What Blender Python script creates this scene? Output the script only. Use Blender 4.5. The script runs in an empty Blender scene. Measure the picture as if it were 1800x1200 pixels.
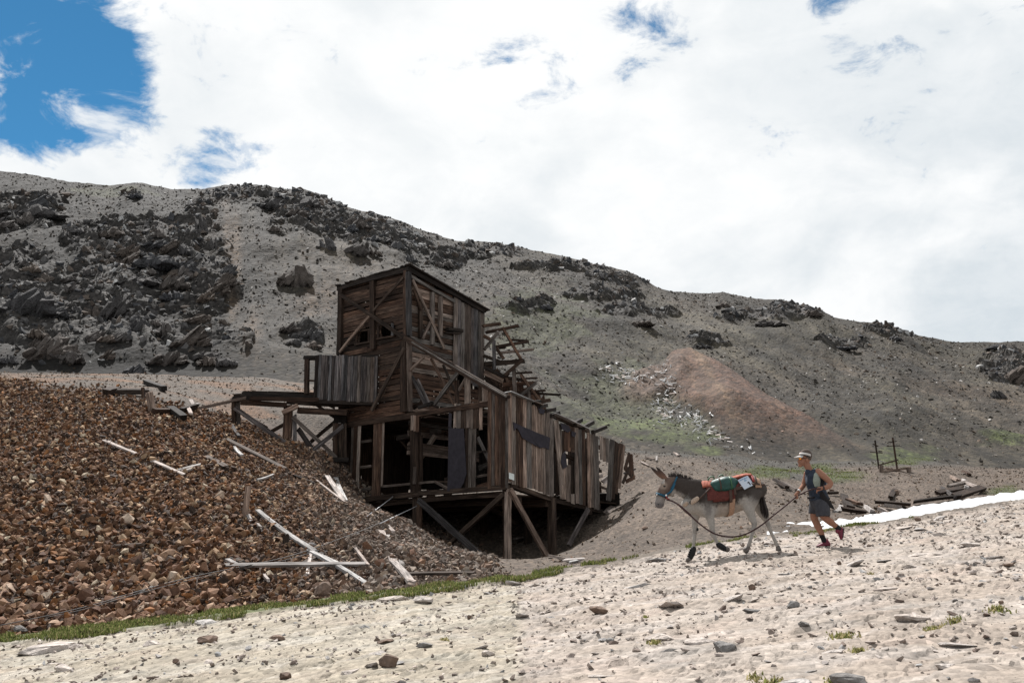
import bpy, bmesh, math, random
import numpy as np
from mathutils import Vector, Matrix
random.seed(5)
rng = np.random.default_rng(11)
SC = bpy.context.scene
COL = SC.collection
PI = math.pi

# ------------------------------------------------------------------ camera
F = 1750.0
PITCH = math.atan(400.0 / F)
CP, SP = math.cos(PITCH), math.sin(PITCH)
CAMZ = 1.5
cam = bpy.data.cameras.new("camera")
cam.lens = 35.0
cam.sensor_width = 36.0
cam.clip_start = 0.1
cam.clip_end = 3000.0
camo = bpy.data.objects.new("camera", cam)
COL.objects.link(camo)
camo.location = (0, 0, CAMZ)
camo.rotation_euler = (PI / 2 + PITCH, 0, 0)
SC.camera = camo

# ------------------------------------------------------------------ sun, sky, exposure
SUN_EL = math.radians(54.0)
SUN_AZ = math.radians(-17.0)            # from +Y towards -X: behind the mill, a little to its left
S = Vector((math.sin(SUN_AZ) * math.cos(SUN_EL), math.cos(SUN_AZ) * math.cos(SUN_EL), math.sin(SUN_EL)))
sl = bpy.data.lights.new("sun", 'SUN')
sl.energy = 5.0
sl.angle = math.radians(0.5)
sl.color = (1.0, 0.972, 0.94)
so = bpy.data.objects.new("sun", sl)
COL.objects.link(so)
so.rotation_euler = S.to_track_quat('Z', 'Y').to_euler()
SC.view_settings.view_transform = 'Standard'
SC.view_settings.look = 'None'
SC.view_settings.gamma = 1.0
SC.view_settings.use_curve_mapping = False
SC.view_settings.exposure = 0.70
SC.render.engine = 'CYCLES'
SC.cycles.max_bounces = 5
SC.cycles.diffuse_bounces = 3
SC.cycles.use_denoising = True

class NT:
    """tiny node-tree builder"""
    def __init__(s, nt):
        s.nt = nt
        nt.nodes.clear()
    def n(s, t, props=None, **ins):
        nd = s.nt.nodes.new(t)
        for k, v in (props or {}).items():
            setattr(nd, k, v)
        for k, v in ins.items():
            key = int(k[1:]) if k[0] == 'i' and k[1:].isdigit() else k.replace('_', ' ')
            s.set(nd, key, v)
        return nd
    def set(s, nd, key, v):
        sock = nd.inputs[key]
        if isinstance(v, bpy.types.NodeSocket):
            s.nt.links.new(v, sock)
        elif isinstance(v, bpy.types.Node):
            s.nt.links.new(v.outputs[0], sock)
        else:
            sock.default_value = v
    def math(s, op, a, b=0.0, clamp=False):
        return s.n('ShaderNodeMath', {'operation': op, 'use_clamp': clamp}, i0=a, i1=b).outputs[0]
    def mix(s, fac, a, b, mode='MIX'):
        nd = s.n('ShaderNodeMixRGB', {'blend_type': mode}, i0=fac)
        for i, v in ((1, a), (2, b)):
            if isinstance(v, tuple) and len(v) == 3: v = (*v, 1)
            s.set(nd, i, v)
        return nd.outputs[0]
    def noise(s, vec, scale, detail=4.0, rough=0.55, dist=0.0):
        return s.n('ShaderNodeTexNoise', None, Vector=vec, Scale=scale, Detail=detail, Roughness=rough, Distortion=dist).outputs[0]
    def ramp(s, fac, stops):
        nd = s.n('ShaderNodeValToRGB', None, Fac=fac)
        cr = nd.color_ramp
        while len(cr.elements) < len(stops): cr.elements.new(0.5)
        for e, (p, c) in zip(cr.elements, stops):
            e.position = p
            e.color = (c, c, c, 1) if isinstance(c, (int, float)) else (*c, 1)
        return nd.outputs[0]
    def remap(s, v, a, b, c=0.0, d=1.0, interp='SMOOTHSTEP'):
        nd = s.n('ShaderNodeMapRange', {'interpolation_type': interp}, i0=v, i1=a, i2=b, i3=c, i4=d)
        return nd.outputs[0]

def raydir(u, v):
    x = (u - 900.0) / F
    y = (600.0 - v) / F
    d = CP - y * SP
    return x / d, (SP + y * CP) / d          # x per metre of depth, z per metre of depth
def P(u, v, D):
    tx, tz = raydir(u, v)
    return Vector((tx * D, D, CAMZ + tz * D))

world = bpy.data.worlds.new("World")
SC.world = world
world.use_nodes = True
w = NT(world.node_tree)
sky = w.n('ShaderNodeTexSky', {'sky_type': 'NISHITA', 'sun_disc': False, 'sun_elevation': SUN_EL, 'sun_rotation': SUN_AZ, 'altitude': 3300.0,
                               'air_density': 1.0, 'dust_density': 0.4, 'ozone_density': 1.5})
gen = w.n('ShaderNodeTexCoord').outputs['Generated']
vec = gen
flatv = w.n('ShaderNodeVectorMath', {'operation': 'MULTIPLY'}, i0=gen, i1=(1.0, 1.0, 1.7)).outputs[0]
big = w.noise(flatv, 4.2, 9.0, 0.60, 0.25)
def near(u, v, r0, r1):
    tx, tz = raydir(u, v)
    d = Vector((tx, 1, tz)).normalized()
    dot = w.n('ShaderNodeVectorMath', {'operation': 'DOT_PRODUCT'}, i0=gen, i1=tuple(d)).outputs['Value']
    return w.remap(dot, math.cos(r1), math.cos(r0), 0.0, 1.0)
fine = w.noise(flatv, 17.0, 9.0, 0.64, 0.35)
dens = w.math('ADD', w.math('MULTIPLY', w.math('SUBTRACT', big, 0.5), 1.5), w.math('MULTIPLY', w.math('SUBTRACT', fine, 0.5), 1.35))
dens = w.math('ADD', dens, 0.80)
for (u, v, r0, r1, k) in ((40, 20, .0, .145, .58), (-90, 80, .02, .13, .55), (165, 165, .0, .075, .32), (400, 292, .0, .055, .33), (1115, 70, .0, .085, .07), (1478, -8, .0, .045, .36)):
    dens = w.math('SUBTRACT', dens, w.math('MULTIPLY', near(u, v, r0, r1), k))
cover = w.remap(dens, 0.20, 0.56)
wisp = w.noise(w.n('ShaderNodeVectorMath', {'operation': 'MULTIPLY'}, i0=gen, i1=(1.0, 1.0, 2.2)).outputs[0], 11.0, 9.0, 0.62, 0.8)
wisp = w.math('MULTIPLY', w.remap(wisp, 0.50, 0.70), 0.85)
cover = w.math('MAXIMUM', cover, wisp)
# cloud body: brighter towards the sun, soft grey undersides
sdot = w.n('ShaderNodeVectorMath', {'operation': 'DOT_PRODUCT'}, i0=gen, i1=tuple(S)).outputs['Value']
glow = w.remap(sdot, 0.45, 0.97, 0.0, 1.0, 'SMOOTHSTEP')
soft = w.noise(flatv, 5.5, 7.0, 0.52, 0.4)
shade = w.math('ADD', w.math('MULTIPLY', w.remap(soft, 0.34, 0.62, 0.0, 1.0), .75), w.math('MULTIPLY', w.remap(fine, .35, .65, 0.0, 1.0), .25))
body = w.mix(shade, (0.60, 0.67, 0.725), (0.93, 0.945, 0.955))
body = w.mix(w.math('MULTIPLY', glow, 0.55), body, (1.04, 1.04, 1.03))
WS = 0.10
cl = w.mix(1.0, body, (0.64 / WS,) * 3, 'MULTIPLY')
skyc = w.mix(1.0, sky.outputs[0], (0.26, 0.62, 0.68), 'MULTIPLY')
bg = w.n('ShaderNodeBackground', None, Color=w.mix(cover, skyc, cl), Strength=WS)
w.n('ShaderNodeOutputWorld', None, Surface=bg.outputs[0])

# ------------------------------------------------------------------ noise
PERM = rng.permutation(256)
PERM = np.concatenate([PERM, PERM])
GA = rng.random(256) * 2 * PI
GX, GY = np.cos(GA), np.sin(GA)
def pn(x, y):
    x = np.asarray(x, float); y = np.asarray(y, float)
    xi = np.floor(x).astype(int); yi = np.floor(y).astype(int)
    xf = x - xi; yf = y - yi
    xi &= 255; yi &= 255
    ux = xf * xf * xf * (xf * (xf * 6 - 15) + 10); uy = yf * yf * yf * (yf * (yf * 6 - 15) + 10)
    def g(ix, iy, dx, dy):
        h = PERM[PERM[ix & 255] + (iy & 255)]
        return GX[h] * dx + GY[h] * dy
    a = g(xi, yi, xf, yf); b = g(xi + 1, yi, xf - 1, yf)
    c = g(xi, yi + 1, xf, yf - 1); d = g(xi + 1, yi + 1, xf - 1, yf - 1)
    return (a + ux * (b - a)) * (1 - uy) + (c + ux * (d - c)) * uy
def fbm(x, y, o=5, gain=.5, lac=2.03, ridged=False):
    s = 0.0; a = 1.0
    for i in range(o):
        n = pn(x + 17.3 * i, y - 9.1 * i)
        s = s + a * ((0.5 - np.abs(n) * 2) if ridged else n)
        x = x * lac; y = y * lac; a *= gain
    return s
def sstep(a, b, x):
    t = np.clip((x - a) / (b - a), 0, 1)
    return t * t * (3 - 2 * t)

# ------------------------------------------------------------------ mesh helpers
def tag(o, label=None, cat=None, group=None, kind=None):
    if label: o['label'] = label
    if cat: o['category'] = cat
    if group: o['group'] = group
    if kind: o['kind'] = kind
    return o
def mesh_np(name, V, Fc, mat=None, col=None, smooth=False, parent=None, link=True):
    V = np.asarray(V, np.float32); Fc = np.asarray(Fc, np.int32)
    me = bpy.data.meshes.new(name)
    k = Fc.shape[1]
    me.vertices.add(len(V)); me.vertices.foreach_set('co', V.ravel())
    me.loops.add(Fc.size); me.loops.foreach_set('vertex_index', Fc.ravel())
    me.polygons.add(len(Fc)); me.polygons.foreach_set('loop_start', np.arange(0, Fc.size, k, dtype=np.int32))
    me.polygons.foreach_set('use_smooth', np.full(len(Fc), smooth))
    if col is not None:
        at = me.attributes.new('col', 'FLOAT_COLOR', 'POINT')
        c4 = np.ones((len(V), 4), np.float32); c4[:, :3] = col
        at.data.foreach_set('color', c4.ravel())
    me.update(calc_edges=True)
    if mat: me.materials.append(mat)
    if not link: return me
    o = bpy.data.objects.new(name, me); COL.objects.link(o)
    if parent: o.parent = parent
    return o
def grid_faces(nu, nv):
    i = np.arange((nu - 1) * (nv - 1)); r = i // (nu - 1); c = i % (nu - 1)
    a = r * nu + c
    return np.stack([a, a + 1, a + nu + 1, a + nu], 1)
def hull(n, seed, sq=(1, 1, 1)):
    r = np.random.default_rng(seed)
    p = r.normal(size=(n, 3)); p /= np.linalg.norm(p, axis=1)[:, None]
    p *= (0.5 * (0.78 + 0.3 * r.random((n, 1)))); p *= np.array(sq)
    bm = bmesh.new()
    vs = [bm.verts.new(q) for q in p]
    bmesh.ops.convex_hull(bm, input=vs)
    bmesh.ops.delete(bm, geom=[v for v in bm.verts if not v.link_faces], context='VERTS')
    bmesh.ops.triangulate(bm, faces=bm.faces[:])
    bm.verts.index_update()
    V = np.array([v.co[:] for v in bm.verts]); Fc = np.array([[v.index for v in f.verts] for f in bm.faces])
    bm.free()
    return V, Fc
TPL = [hull(12, 30 + i, ((1, .8, .62), (1, .7, .5), (1, .9, .8), (1, .6, .45))[i % 4]) for i in range(10)]
TPS = [hull(8, 60 + i, ((1, .8, .62), (1, .7, .5), (1, .9, .7))[i % 3]) for i in range(8)]
TPX = [hull(6, 90 + i, ((1, .8, .7), (1, .7, .55), (1, .9, .75))[i % 3]) for i in range(10)]
def rand_rot(n, tilt=None):
    q = rng.normal(size=(n, 4))
    if tilt is not None:                      # mostly lying flat
        q = np.stack([np.cos(rng.random(n) * PI), rng.normal(size=n) * tilt, rng.normal(size=n) * tilt, np.sin(rng.random(n) * PI)], 1)
        th = rng.random(n) * PI; q[:, 0] = np.cos(th); q[:, 3] = np.sin(th)
    q /= np.linalg.norm(q, axis=1)[:, None]
    a, b, c, d = q.T
    return np.stack([np.stack([a*a+b*b-c*c-d*d, 2*(b*c-a*d), 2*(b*d+a*c)], 1),
                     np.stack([2*(b*c+a*d), a*a-b*b+c*c-d*d, 2*(c*d-a*b)], 1),
                     np.stack([2*(b*d-a*c), 2*(c*d+a*b), a*a-b*b-c*c+d*d], 1)], 1)
def scatter(name, pos, size, col, mat, tpl=TPS, parent=None, tilt=None, squash=None):
    n = len(pos); ch = rng.integers(0, len(tpl), n); R = rand_rot(n, tilt)
    Vs, Fs, Cs = [], [], []; off = 0
    for k, (V, Fc) in enumerate(tpl):
        idx = np.nonzero(ch == k)[0]
        if not len(idx): continue
        vv = V[None] * size[idx, None, None]
        if squash is not None: vv = vv * np.array([1, 1, squash])
        vv = np.einsum('nij,nvj->nvi', R[idx], vv) + pos[idx, None, :]
        ff = Fc[None] + (np.arange(len(idx)) * len(V))[:, None, None] + off
        Vs.append(vv.reshape(-1, 3)); Fs.append(ff.reshape(-1, 3)); Cs.append(np.repeat(col[idx], len(V), 0))
        off += len(idx) * len(V)
    o = mesh_np(name, np.concatenate(Vs), np.concatenate(Fs), mat, np.concatenate(Cs), False, parent)
    o['kind'] = 'stuff'
    return o
def pick(cols, wts, n):
    cols = np.array(cols); k = rng.choice(len(cols), n, p=np.array(wts) / sum(wts))
    return cols[k] * (0.75 + 0.5 * rng.random((n, 1)))

# ------------------------------------------------------------------ materials
def new_mat(name):
    m = bpy.data.materials.new(name); m.use_nodes = True
    t = NT(m.node_tree)
    return m, t
def out(t, color, rough=.9, bump=None, bstr=.5, bdist=.02, spec=.2):
    b = t.n('ShaderNodeBsdfPrincipled', None, Roughness=rough)
    t.set(b, 'Base Color', (*color, 1) if isinstance(color, tuple) and len(color) == 3 else color)
    b.inputs['Specular IOR Level'].default_value = spec
    if bump is not None:
        bn = t.n('ShaderNodeBump', None, Strength=bstr, Distance=bdist, Height=bump)
        t.set(b, 'Normal', bn.outputs[0])
    t.n('ShaderNodeOutputMaterial', None, Surface=b.outputs[0])
    return b
def attr_mat(name, s1, s2, lo=.6, hi=1.4, bstr=.5, bdist=.03, lo2=.75, hi2=1.25, s3=None, ys=1.0, k3=(.55, .95, 1.55)):
    m, t = new_mat(name)
    pos = t.n('ShaderNodeNewGeometry').outputs['Position']
    if ys != 1: pos = t.n('ShaderNodeVectorMath', {'operation': 'MULTIPLY'}, i0=pos, i1=(1, ys, 1)).outputs[0]
    a = t.n('ShaderNodeAttribute', {'attribute_name': 'col'}).outputs[0]
    n1 = t.noise(pos, s1, 6, .62); n2 = t.noise(pos, s2, 5, .65)
    c = t.mix(1, a, t.ramp(n1, [(.3, lo), (.7, hi)]), 'MULTIPLY')
    c = t.mix(1, c, t.ramp(n2, [(.3, lo2), (.7, hi2)]), 'MULTIPLY')
    h = t.math('ADD', n1, t.math('MULTIPLY', n2, .5))
    if s3:
        n3 = t.n('ShaderNodeTexVoronoi', None, Vector=pos, Scale=s3).outputs
        c = t.mix(1, c, t.ramp(n3['Color'], [(.0, k3[0]), (.5, k3[1]), (1, k3[2])]), 'MULTIPLY')
        h = t.math('SUBTRACT', h, t.math('MULTIPLY', n3['Distance'], .8))
    out(t, c, .92, h, bstr, bdist)
    return m
def rand_mat(name, stops, s=6.0, bstr=.4, bdist=.02):
    """colour varies object by object"""
    m, t = new_mat(name)
    oi = t.n('ShaderNodeObjectInfo').outputs['Random']
    oc = t.n('ShaderNodeTexCoord').outputs['Object']
    n1 = t.noise(oc, s, 6, .6); n2 = t.noise(oc, s * 5, 4, .6)
    c = t.ramp(oi, stops)
    c = t.mix(1, c, t.ramp(n1, [(.3, .65), (.7, 1.35)]), 'MULTIPLY')
    c = t.mix(1, c, t.ramp(n2, [(.3, .8), (.7, 1.2)]), 'MULTIPLY')
    out(t, c, .9, t.math('ADD', n1, n2), bstr, bdist)
    return m
def flat_mat(name, c, rough=.8, var=.25, s=20.0, bstr=.15, spec=.25):
    m, t = new_mat(name)
    oc = t.n('ShaderNodeTexCoord').outputs['Object']
    n = t.noise(oc, s, 5, .6)
    out(t, t.mix(1, (*c, 1), t.ramp(n, [(.3, 1 - var), (.7, 1 + var)]), 'MULTIPLY'), rough, n, bstr, .01, spec)
    return m
def wood(name, dark, mid, light, b0=.6, b1=1.35):
    m, t = new_mat(name)
    oi = t.n('ShaderNodeObjectInfo').outputs['Random']
    oc = t.n('ShaderNodeTexCoord').outputs['Object']
    off = t.math('MULTIPLY', oi, 60.0)
    offv = t.n('ShaderNodeCombineXYZ', None, X=off, Y=off, Z=off).outputs[0]
    v = t.n('ShaderNodeVectorMath', {'operation': 'ADD'}, i0=oc, i1=offv).outputs[0]
    def sc(a, b):
        return t.n('ShaderNodeVectorMath', {'operation': 'MULTIPLY'}, i0=v, i1=(a, b, b)).outputs[0]
    g1 = t.noise(sc(.8, 16), 1.6, 5, .6, .4)
    g2 = t.noise(sc(1.5, 55), 1.5, 4, .7)
    blot = t.noise(sc(1.2, 4), 1.0, 4, .55)
    c = t.ramp(g1, [(.28, dark), (.5, mid), (.72, light)])
    c = t.mix(1, c, t.ramp(g2, [(.37, .22), (.48, .95), (.68, 1.5)]), 'MULTIPLY')
    c = t.mix(1, c, t.ramp(blot, [(.3, .55), (.6, 1.15)]), 'MULTIPLY')
    r2 = t.math('FRACT', t.math('MULTIPLY', oi, 7.31))
    c = t.mix(1, c, t.ramp(r2, [(0, b0), (.5, 1.0), (1, b1)]), 'MULTIPLY')
    c = t.mix(t.math('MULTIPLY', t.math('FRACT', t.math('MULTIPLY', oi, 13.7)), .35), c, t.mix(1, c, (1.35, .85, .6), 'MULTIPLY'))
    out(t, c, .88, t.math('ADD', g2, g1), .7, .012, .15)
    return m
M = {}
M['red'] = wood('reddish_weathered_wood', (.016, .010, .008), (.058, .037, .027), (.148, .098, .070))
M['grey'] = wood('blue_grey_weathered_wood', (.016, .015, .016), (.066, .063, .064), (.165, .158, .156), .5, 1.5)
M['tan'] = wood('tan_weathered_wood', (.040, .031, .026), (.188, .150, .125), (.34, .29, .252))
M['dark'] = wood('dark_old_timber', (.014, .009, .007), (.034, .023, .017), (.075, .054, .041))
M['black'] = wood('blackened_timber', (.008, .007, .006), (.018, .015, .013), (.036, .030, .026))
M['pale'] = wood('bleached_plank_wood', (.17, .155, .145), (.31, .30, .29), (.44, .435, .43), .75, 1.2)
M['mid'] = wood('grey_brown_plank_wood', (.035, .029, .025), (.10, .086, .076), (.19, .172, .158))
M['tar'] = flat_mat('tar_paper', (.028, .024, .030), .9, .3, 6)
M['rubble'] = attr_mat('rubble_stone', 9, 40, .7, 1.3)
M['rubble_one'] = rand_mat('rubble_stone_single', [(0, (.075, .040, .026)), (.35, (.125, .064, .038)), (.65, (.20, .115, .072)), (.88, (.31, .205, .14)), (1, (.40, .32, .25))])
M['road_one'] = rand_mat('road_stone_single', [(0, (.12, .085, .07)), (.3, (.23, .185, .16)), (.7, (.33, .28, .25)), (1, (.24, .235, .235))])
M['slab'] = rand_mat('pale_bedrock', [(0, (.34, .295, .262)), (.5, (.40, .35, .315)), (1, (.30, .287, .278))], 4, .6, .05)
M['boulder_brown'] = rand_mat('brown_boulder', [(0, (.10, .068, .051)), (1, (.16, .112, .086))], 5, .6, .04)
M['boulder_grey'] = rand_mat('grey_boulder', [(0, (.115, .105, .098)), (1, (.175, .166, .16))], 5, .6, .04)
M['crag'] = attr_mat('crag_rock', .8, 5.0, .6, 1.4, .8, .25)
M['outcrop'] = rand_mat('outcrop_rock', [(0, (.052, .052, .056)), (.3, (.060, .054, .051)), (.6, (.082, .064, .052)), (.85, (.068, .066, .067)), (1, (.10, .077, .061))], 1.2, .9, .3)  # bluish grey stops put distance haze into the rock colour
M['hill'] = attr_mat('scree_hillside', .45, 5.5, .72, 1.28, .5, .10, .5, 1.5, 3.6, .55, (.42, .92, 1.7))
M['road'] = attr_mat('stony_road', 1.1, 19.0, .84, 1.14, 1.0, .03, .74, 1.22, 13.0, .6, (.70, 1.0, 1.26))
M['ground'] = attr_mat('stony_ground', 1.3, 17.0, .75, 1.25, .9, .05, .6, 1.4, 11.0, .6)
def leaf_mat():
    m, t = new_mat('grass_blades')
    a = t.n('ShaderNodeAttribute', {'attribute_name': 'col'}).outputs[0]
    d = t.n('ShaderNodeBsdfDiffuse', None, Color=a); r = t.n('ShaderNodeBsdfTranslucent', None, Color=a)
    t.n('ShaderNodeOutputMaterial', None, Surface=t.n('ShaderNodeMixShader', None, i0=.5, i1=d.outputs[0], i2=r.outputs[0]).outputs[0])
    return m
M['leaf'] = leaf_mat()
M['white'] = wood('sun_bleached_white_wood', (.38, .37, .36), (.58, .575, .57), (.72, .715, .71), .8, 1.15)
M['snow'] = flat_mat('old_snow', (.44, .44, .445), .6, .3, 2.6, 1.0)
# ------------------------------------------------------------------ the road
EDGE = [(-400, 1190), (0, 1136), (300, 1101), (600, 1061), (900, 1022), (1000, 1001), (1100, 984), (1200, 966), (1330, 946), (1450, 934), (1600, 914), (1700, 899), (1800, 880), (2200, 815)]
RA, RB = 0.1, 0.08
def plane_hit(u, v):
    tx, tz = raydir(u, v)
    D = CAMZ / (RA * tx + RB - tz)
    return tx * D, D
_e = [plane_hit(u, v) for u, v in EDGE]
E_TX = np.array([x / y for x, y in _e]); E_D = np.array([y for x, y in _e])
def edge_d(tx): return np.interp(tx, E_TX, E_D)
# where hooves and shoes stand (pixel of the photograph, depth): the track is a little uneven there
FEET = [(1210, 988, 16.9), (1311, 969.5, 16.67), (1369, 968.5, 16.92), (1448, 961, 16.78)]
FX = np.array([P(*f)[:] for f in FEET])
FDZ = FX[:, 2] - (RA * FX[:, 0] + RB * FX[:, 1])
def z_road_base(x, y):
    z = RA * x + RB * y
    w_ = [np.exp(-(((x - fx) / .55) ** 2 + ((y - fy) / .9) ** 2)) for fx, fy, _ in FX]
    sw = sum(w_)
    return z + sum(wi * dz for wi, dz in zip(w_, FDZ)) / np.maximum(sw, 1.0), np.minimum(sw, 1)
def z_road(x, y):
    zb, fw = z_road_base(x, y)
    a = 1 - .85 * fw
    # bedrock slabs: low ledges that run across the slope
    q = fbm(x * .35, y * .9 - x * .12, 3) * 2.2
    led = q - np.floor(q)
    slab = (sstep(0, .6, led) - sstep(.6, 1., led) - .5) * .022 * sstep(-.1, .25, pn(x * .23 + 5, y * .3))
    rough = fbm(x * 1.1, y * .9, 6, .5) * .022 + np.abs(fbm(x * 4, y * 3, 4, .55)) * .009 + sstep(.16, .22, fbm(x * .8 + 40, y * 1.1 - x * .25, 5, .6)) * .022 + sstep(.12, .17, fbm(x * 1.7 + 90, y * 2.1 - x * .4, 5, .6)) * .016
    return zb + (slab + rough + fbm(x * .18, y * .18, 2) * .08 - .03) * a
nu, nv = 520, 310
tx = np.linspace(-.72, .76, nu)
s = np.linspace(0, 1, nv)
De = edge_d(tx) + 1.7
D = 2.2 * (De[None] / 2.2) ** s[:, None]
X = tx[None] * (D + 6.0 * (1 - s[:, None])); Y = D
Z = z_road(X, Y)
over = np.clip(D - edge_d(tx)[None], 0, 3)
Z = Z + .05 * np.exp(-((over) / .8) ** 2) * (over > 0) - .06 * sstep(1.2, 1.7, over)
ny = sstep(.35, .75, fbm(X * .5 + 3, Y * .9, 4) + .5)[..., None]
C = np.array([.330, .276, .232]) * (1 - ny) + np.array([.366, .316, .274]) * ny
pk = sstep(.05, .45, fbm(X * .8 + 30, Y * 1.8, 4))[..., None]
C = C * (1 - .45 * pk) + .45 * pk * np.array([.35, .275, .235])
gr = sstep(.2, .5, fbm(X * 1.1 - 13, Y * 2.2, 4))[..., None]
C = C * (1 - .4 * gr) + .4 * gr * np.array([.275, .262, .25])
wh = sstep(.12, .42, fbm(X * .6 + 70, Y * 1.6 - X * .3, 5, .6))[..., None]
C = C * (1 - .6 * wh) + .6 * wh * np.array([.43, .385, .352])
eg = sstep(-.15, .25, over)[..., None]
gl_ = sstep(.55, .38, (X / Y) / .12 + .4)[..., None]
C = C * (1 - eg) + eg * (gl_ * np.array([.085, .095, .04]) + (1 - gl_) * np.array([.10, .082, .066]))
road = mesh_np('road', np.stack([X, Y, Z], -1).reshape(-1, 3), grid_faces(nu, nv), M['road'], C.reshape(-1, 3), False)
tag(road, 'wide pale stony mine track climbing across the foreground', None, None, 'structure')

# ------------------------------------------------------------------ near ground: tailings pile, bank under the mill, mounds
CTRL = [  # (u, v, depth) of surface points
 (-350, 1150, 16), (-350, 900, 23), (-350, 740, 30), (-350, 668, 37), (-350, 652, 60),
 (0, 1112, 15.8), (0, 1000, 19), (0, 850, 24), (0, 750, 29), (0, 674, 34.5), (0, 660, 45), (0, 656, 61),
 (200, 1086, 16.4), (200, 1000, 19.3), (200, 850, 24.6), (200, 760, 29), (200, 700, 33), (200, 672, 42), (200, 661, 61),
 (300, 697, 34.5), (330, 676, 45), (340, 664, 61),
 (400, 1066, 17), (400, 950, 20.6), (400, 850, 25), (400, 780, 30), (400, 735, 34), (420, 690, 46), (450, 664, 61),
 (500, 1054, 17.6), (500, 950, 21.4), (500, 880, 24.6), (480, 815, 30), (530, 798, 33.5), (414, 752, 34.2), (590, 806, 34),
 (600, 1040, 18), (600, 960, 21.3), (600, 893, 26.8), (600, 850, 32), (620, 884, 33.6), (600, 740, 44), (620, 690, 61),
 (700, 1024, 18.6), (700, 960, 22.5), (700, 915, 28), (733, 944, 31.2), (775, 968, 29.0),
 (860, 1004, 19), (860, 985, 24), (891, 1012, 29.8), (930, 990, 31.5), (971, 978, 31.8), (1000, 960, 32.5), (1035, 897, 34.5), (1060, 893, 34.8),
 (720, 884, 39.5), (800, 884, 38), (880, 886, 37), (960, 890, 36.5), (780, 760, 61), (900, 720, 61),
 (1010, 984, 21), (1010, 975, 26), (1060, 930, 29), (1110, 890, 32.5), (1100, 960, 22.5), (1100, 850, 36.5), (1060, 800, 45),
 (1180, 950, 22), (1180, 900, 27), (1180, 850, 32), (1140, 806, 40), (1240, 803, 42), (1100, 790, 61),
 (1290, 930, 22.5), (1300, 880, 29), (1300, 845, 35), (1310, 822, 44), (1250, 790, 61),
 (1400, 914, 24), (1400, 895, 30), (1420, 860, 38), (1420, 838, 47), (1400, 808, 61),
 (1500, 900, 29), (1480, 880, 35), (1530, 838, 42), (1600, 824, 45), (1590, 850, 39), (1680, 838, 45), (1560, 900, 32), (1650, 880, 34), (1720, 868, 36), (1560, 800, 61), (1700, 822, 61),
 (1750, 858, 41), (1750, 836, 48), (1800, 830, 50), (1820, 852, 38), (1850, 828, 61), (2050, 800, 40), (2150, 770, 61), (2300, 740, 45),
]
cp = np.array([P(*c)[:] for c in CTRL])
def tps(r2): return np.where(r2 > 0, r2 * np.log(np.maximum(r2, 1e-9)) * .5, 0)
_d = ((cp[:, None, :2] - cp[None, :, :2]) ** 2).sum(-1)
NCP = len(cp)
A = np.zeros((NCP + 3, NCP + 3))
A[:NCP, :NCP] = tps(_d) + np.eye(NCP) * .4
A[:NCP, NCP] = 1; A[:NCP, NCP + 1:] = cp[:, :2]; A[NCP:, :NCP] = A[:NCP, NCP:].T
W_ = np.linalg.solve(A, np.concatenate([cp[:, 2], np.zeros(3)]))
def z_ctrl(x, y):
    sh = np.shape(x); x = np.ravel(x); y = np.ravel(y)
    z = W_[NCP] + W_[NCP + 1] * x + W_[NCP + 2] * y
    for i in range(0, len(x), 20000):
        sl_ = slice(i, i + 20000)
        z[sl_] += tps((x[sl_, None] - cp[None, :, 0]) ** 2 + (y[sl_, None] - cp[None, :, 1]) ** 2) @ W_[:NCP]
    return z.reshape(sh)
def z_ground(x, y, detail=True):
    x = np.asarray(x, float); y = np.asarray(y, float)
    t_ = x / y
    e = edge_d(t_)
    w_ = sstep(e + .7, e + 2.6, y)
    z = z_ctrl(x, y)
    if detail:
        z = z + fbm(x * .35, y * .35, 5, .55) * .16 * sstep(e + 1.5, e + 4, y)
    return (RA * x + RB * y - .05) * (1 - w_) + z * w_
def hit(u, v, d0=13, d1=62):
    """first point of the ground along a line of sight"""
    tx, tz = raydir(u, v)
    d = np.linspace(d0, d1, 500)
    g = z_ground(tx * d, d) - (CAMZ + tz * d)
    k = np.nonzero(g > 0)[0]
    D = d[k[0]] if len(k) else d1
    return Vector((tx * D, D, CAMZ + tz * D))
def proj(x, y, z):
    dz = z - CAMZ
    f = y * CP + dz * SP; uy = -y * SP + dz * CP
    return 900 + F * x / f, 600 - F * uy / f
nu, nv = 440, 215
tx = np.linspace(-.80, .86, nu)
D0 = edge_d(tx) + .6
s = np.linspace(0, 1, nv)
D = D0[None] * (64 / D0[None]) ** s[:, None]
X = tx[None] * D; Y = D
Z = z_ground(X, Y)
U, Vp = proj(X, Y, Z)
def rubble_mask(x, y, u, v):
    """1 where the coarse brown waste rock lies, on the pile left of and below the mill"""
    n = fbm(x * .4, y * .4, 3) * 30
    top = np.interp(u, [-400, 0, 180, 260, 330, 420, 500, 620, 760], [655, 668, 690, 708, 722, 735, 748, 770, 880])
    m = sstep(-14, 14, v - top + n * .5)
    lim = np.interp(v, [650, 760, 900, 950, 1010, 1060], [420, 560, 700, 820, 880, 900])
    return m * sstep(25, -25, u - lim + n)
RM = rubble_mask(X, Y, U, Vp)[..., None]
n1 = (fbm(X * .3, Y * .3, 4) + .5)[..., None]
dirt = np.array([.066, .051, .040]) * (1 - .5 * n1) + np.array([.076, .057, .043]) * .5 * n1 * 1.6
orange = np.array([.115, .058, .028])
om = sstep(.1, .6, fbm(X * .25 + 9, Y * .25, 4) + .25)[..., None] * ((U < 560) & (Vp < 735))[..., None]
om2 = sstep(60, 0, np.hypot((U - 1740) / 1.6, (Vp - 850) * 1.6))[..., None]
grey = np.array([.070, .055, .043])
C = np.where((U < 620)[..., None], grey, dirt)
C = C * (1 - .7 * om) + .7 * om * orange
C = C * (1 - .6 * om2) + .6 * om2 * np.array([.09, .052, .035])
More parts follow.
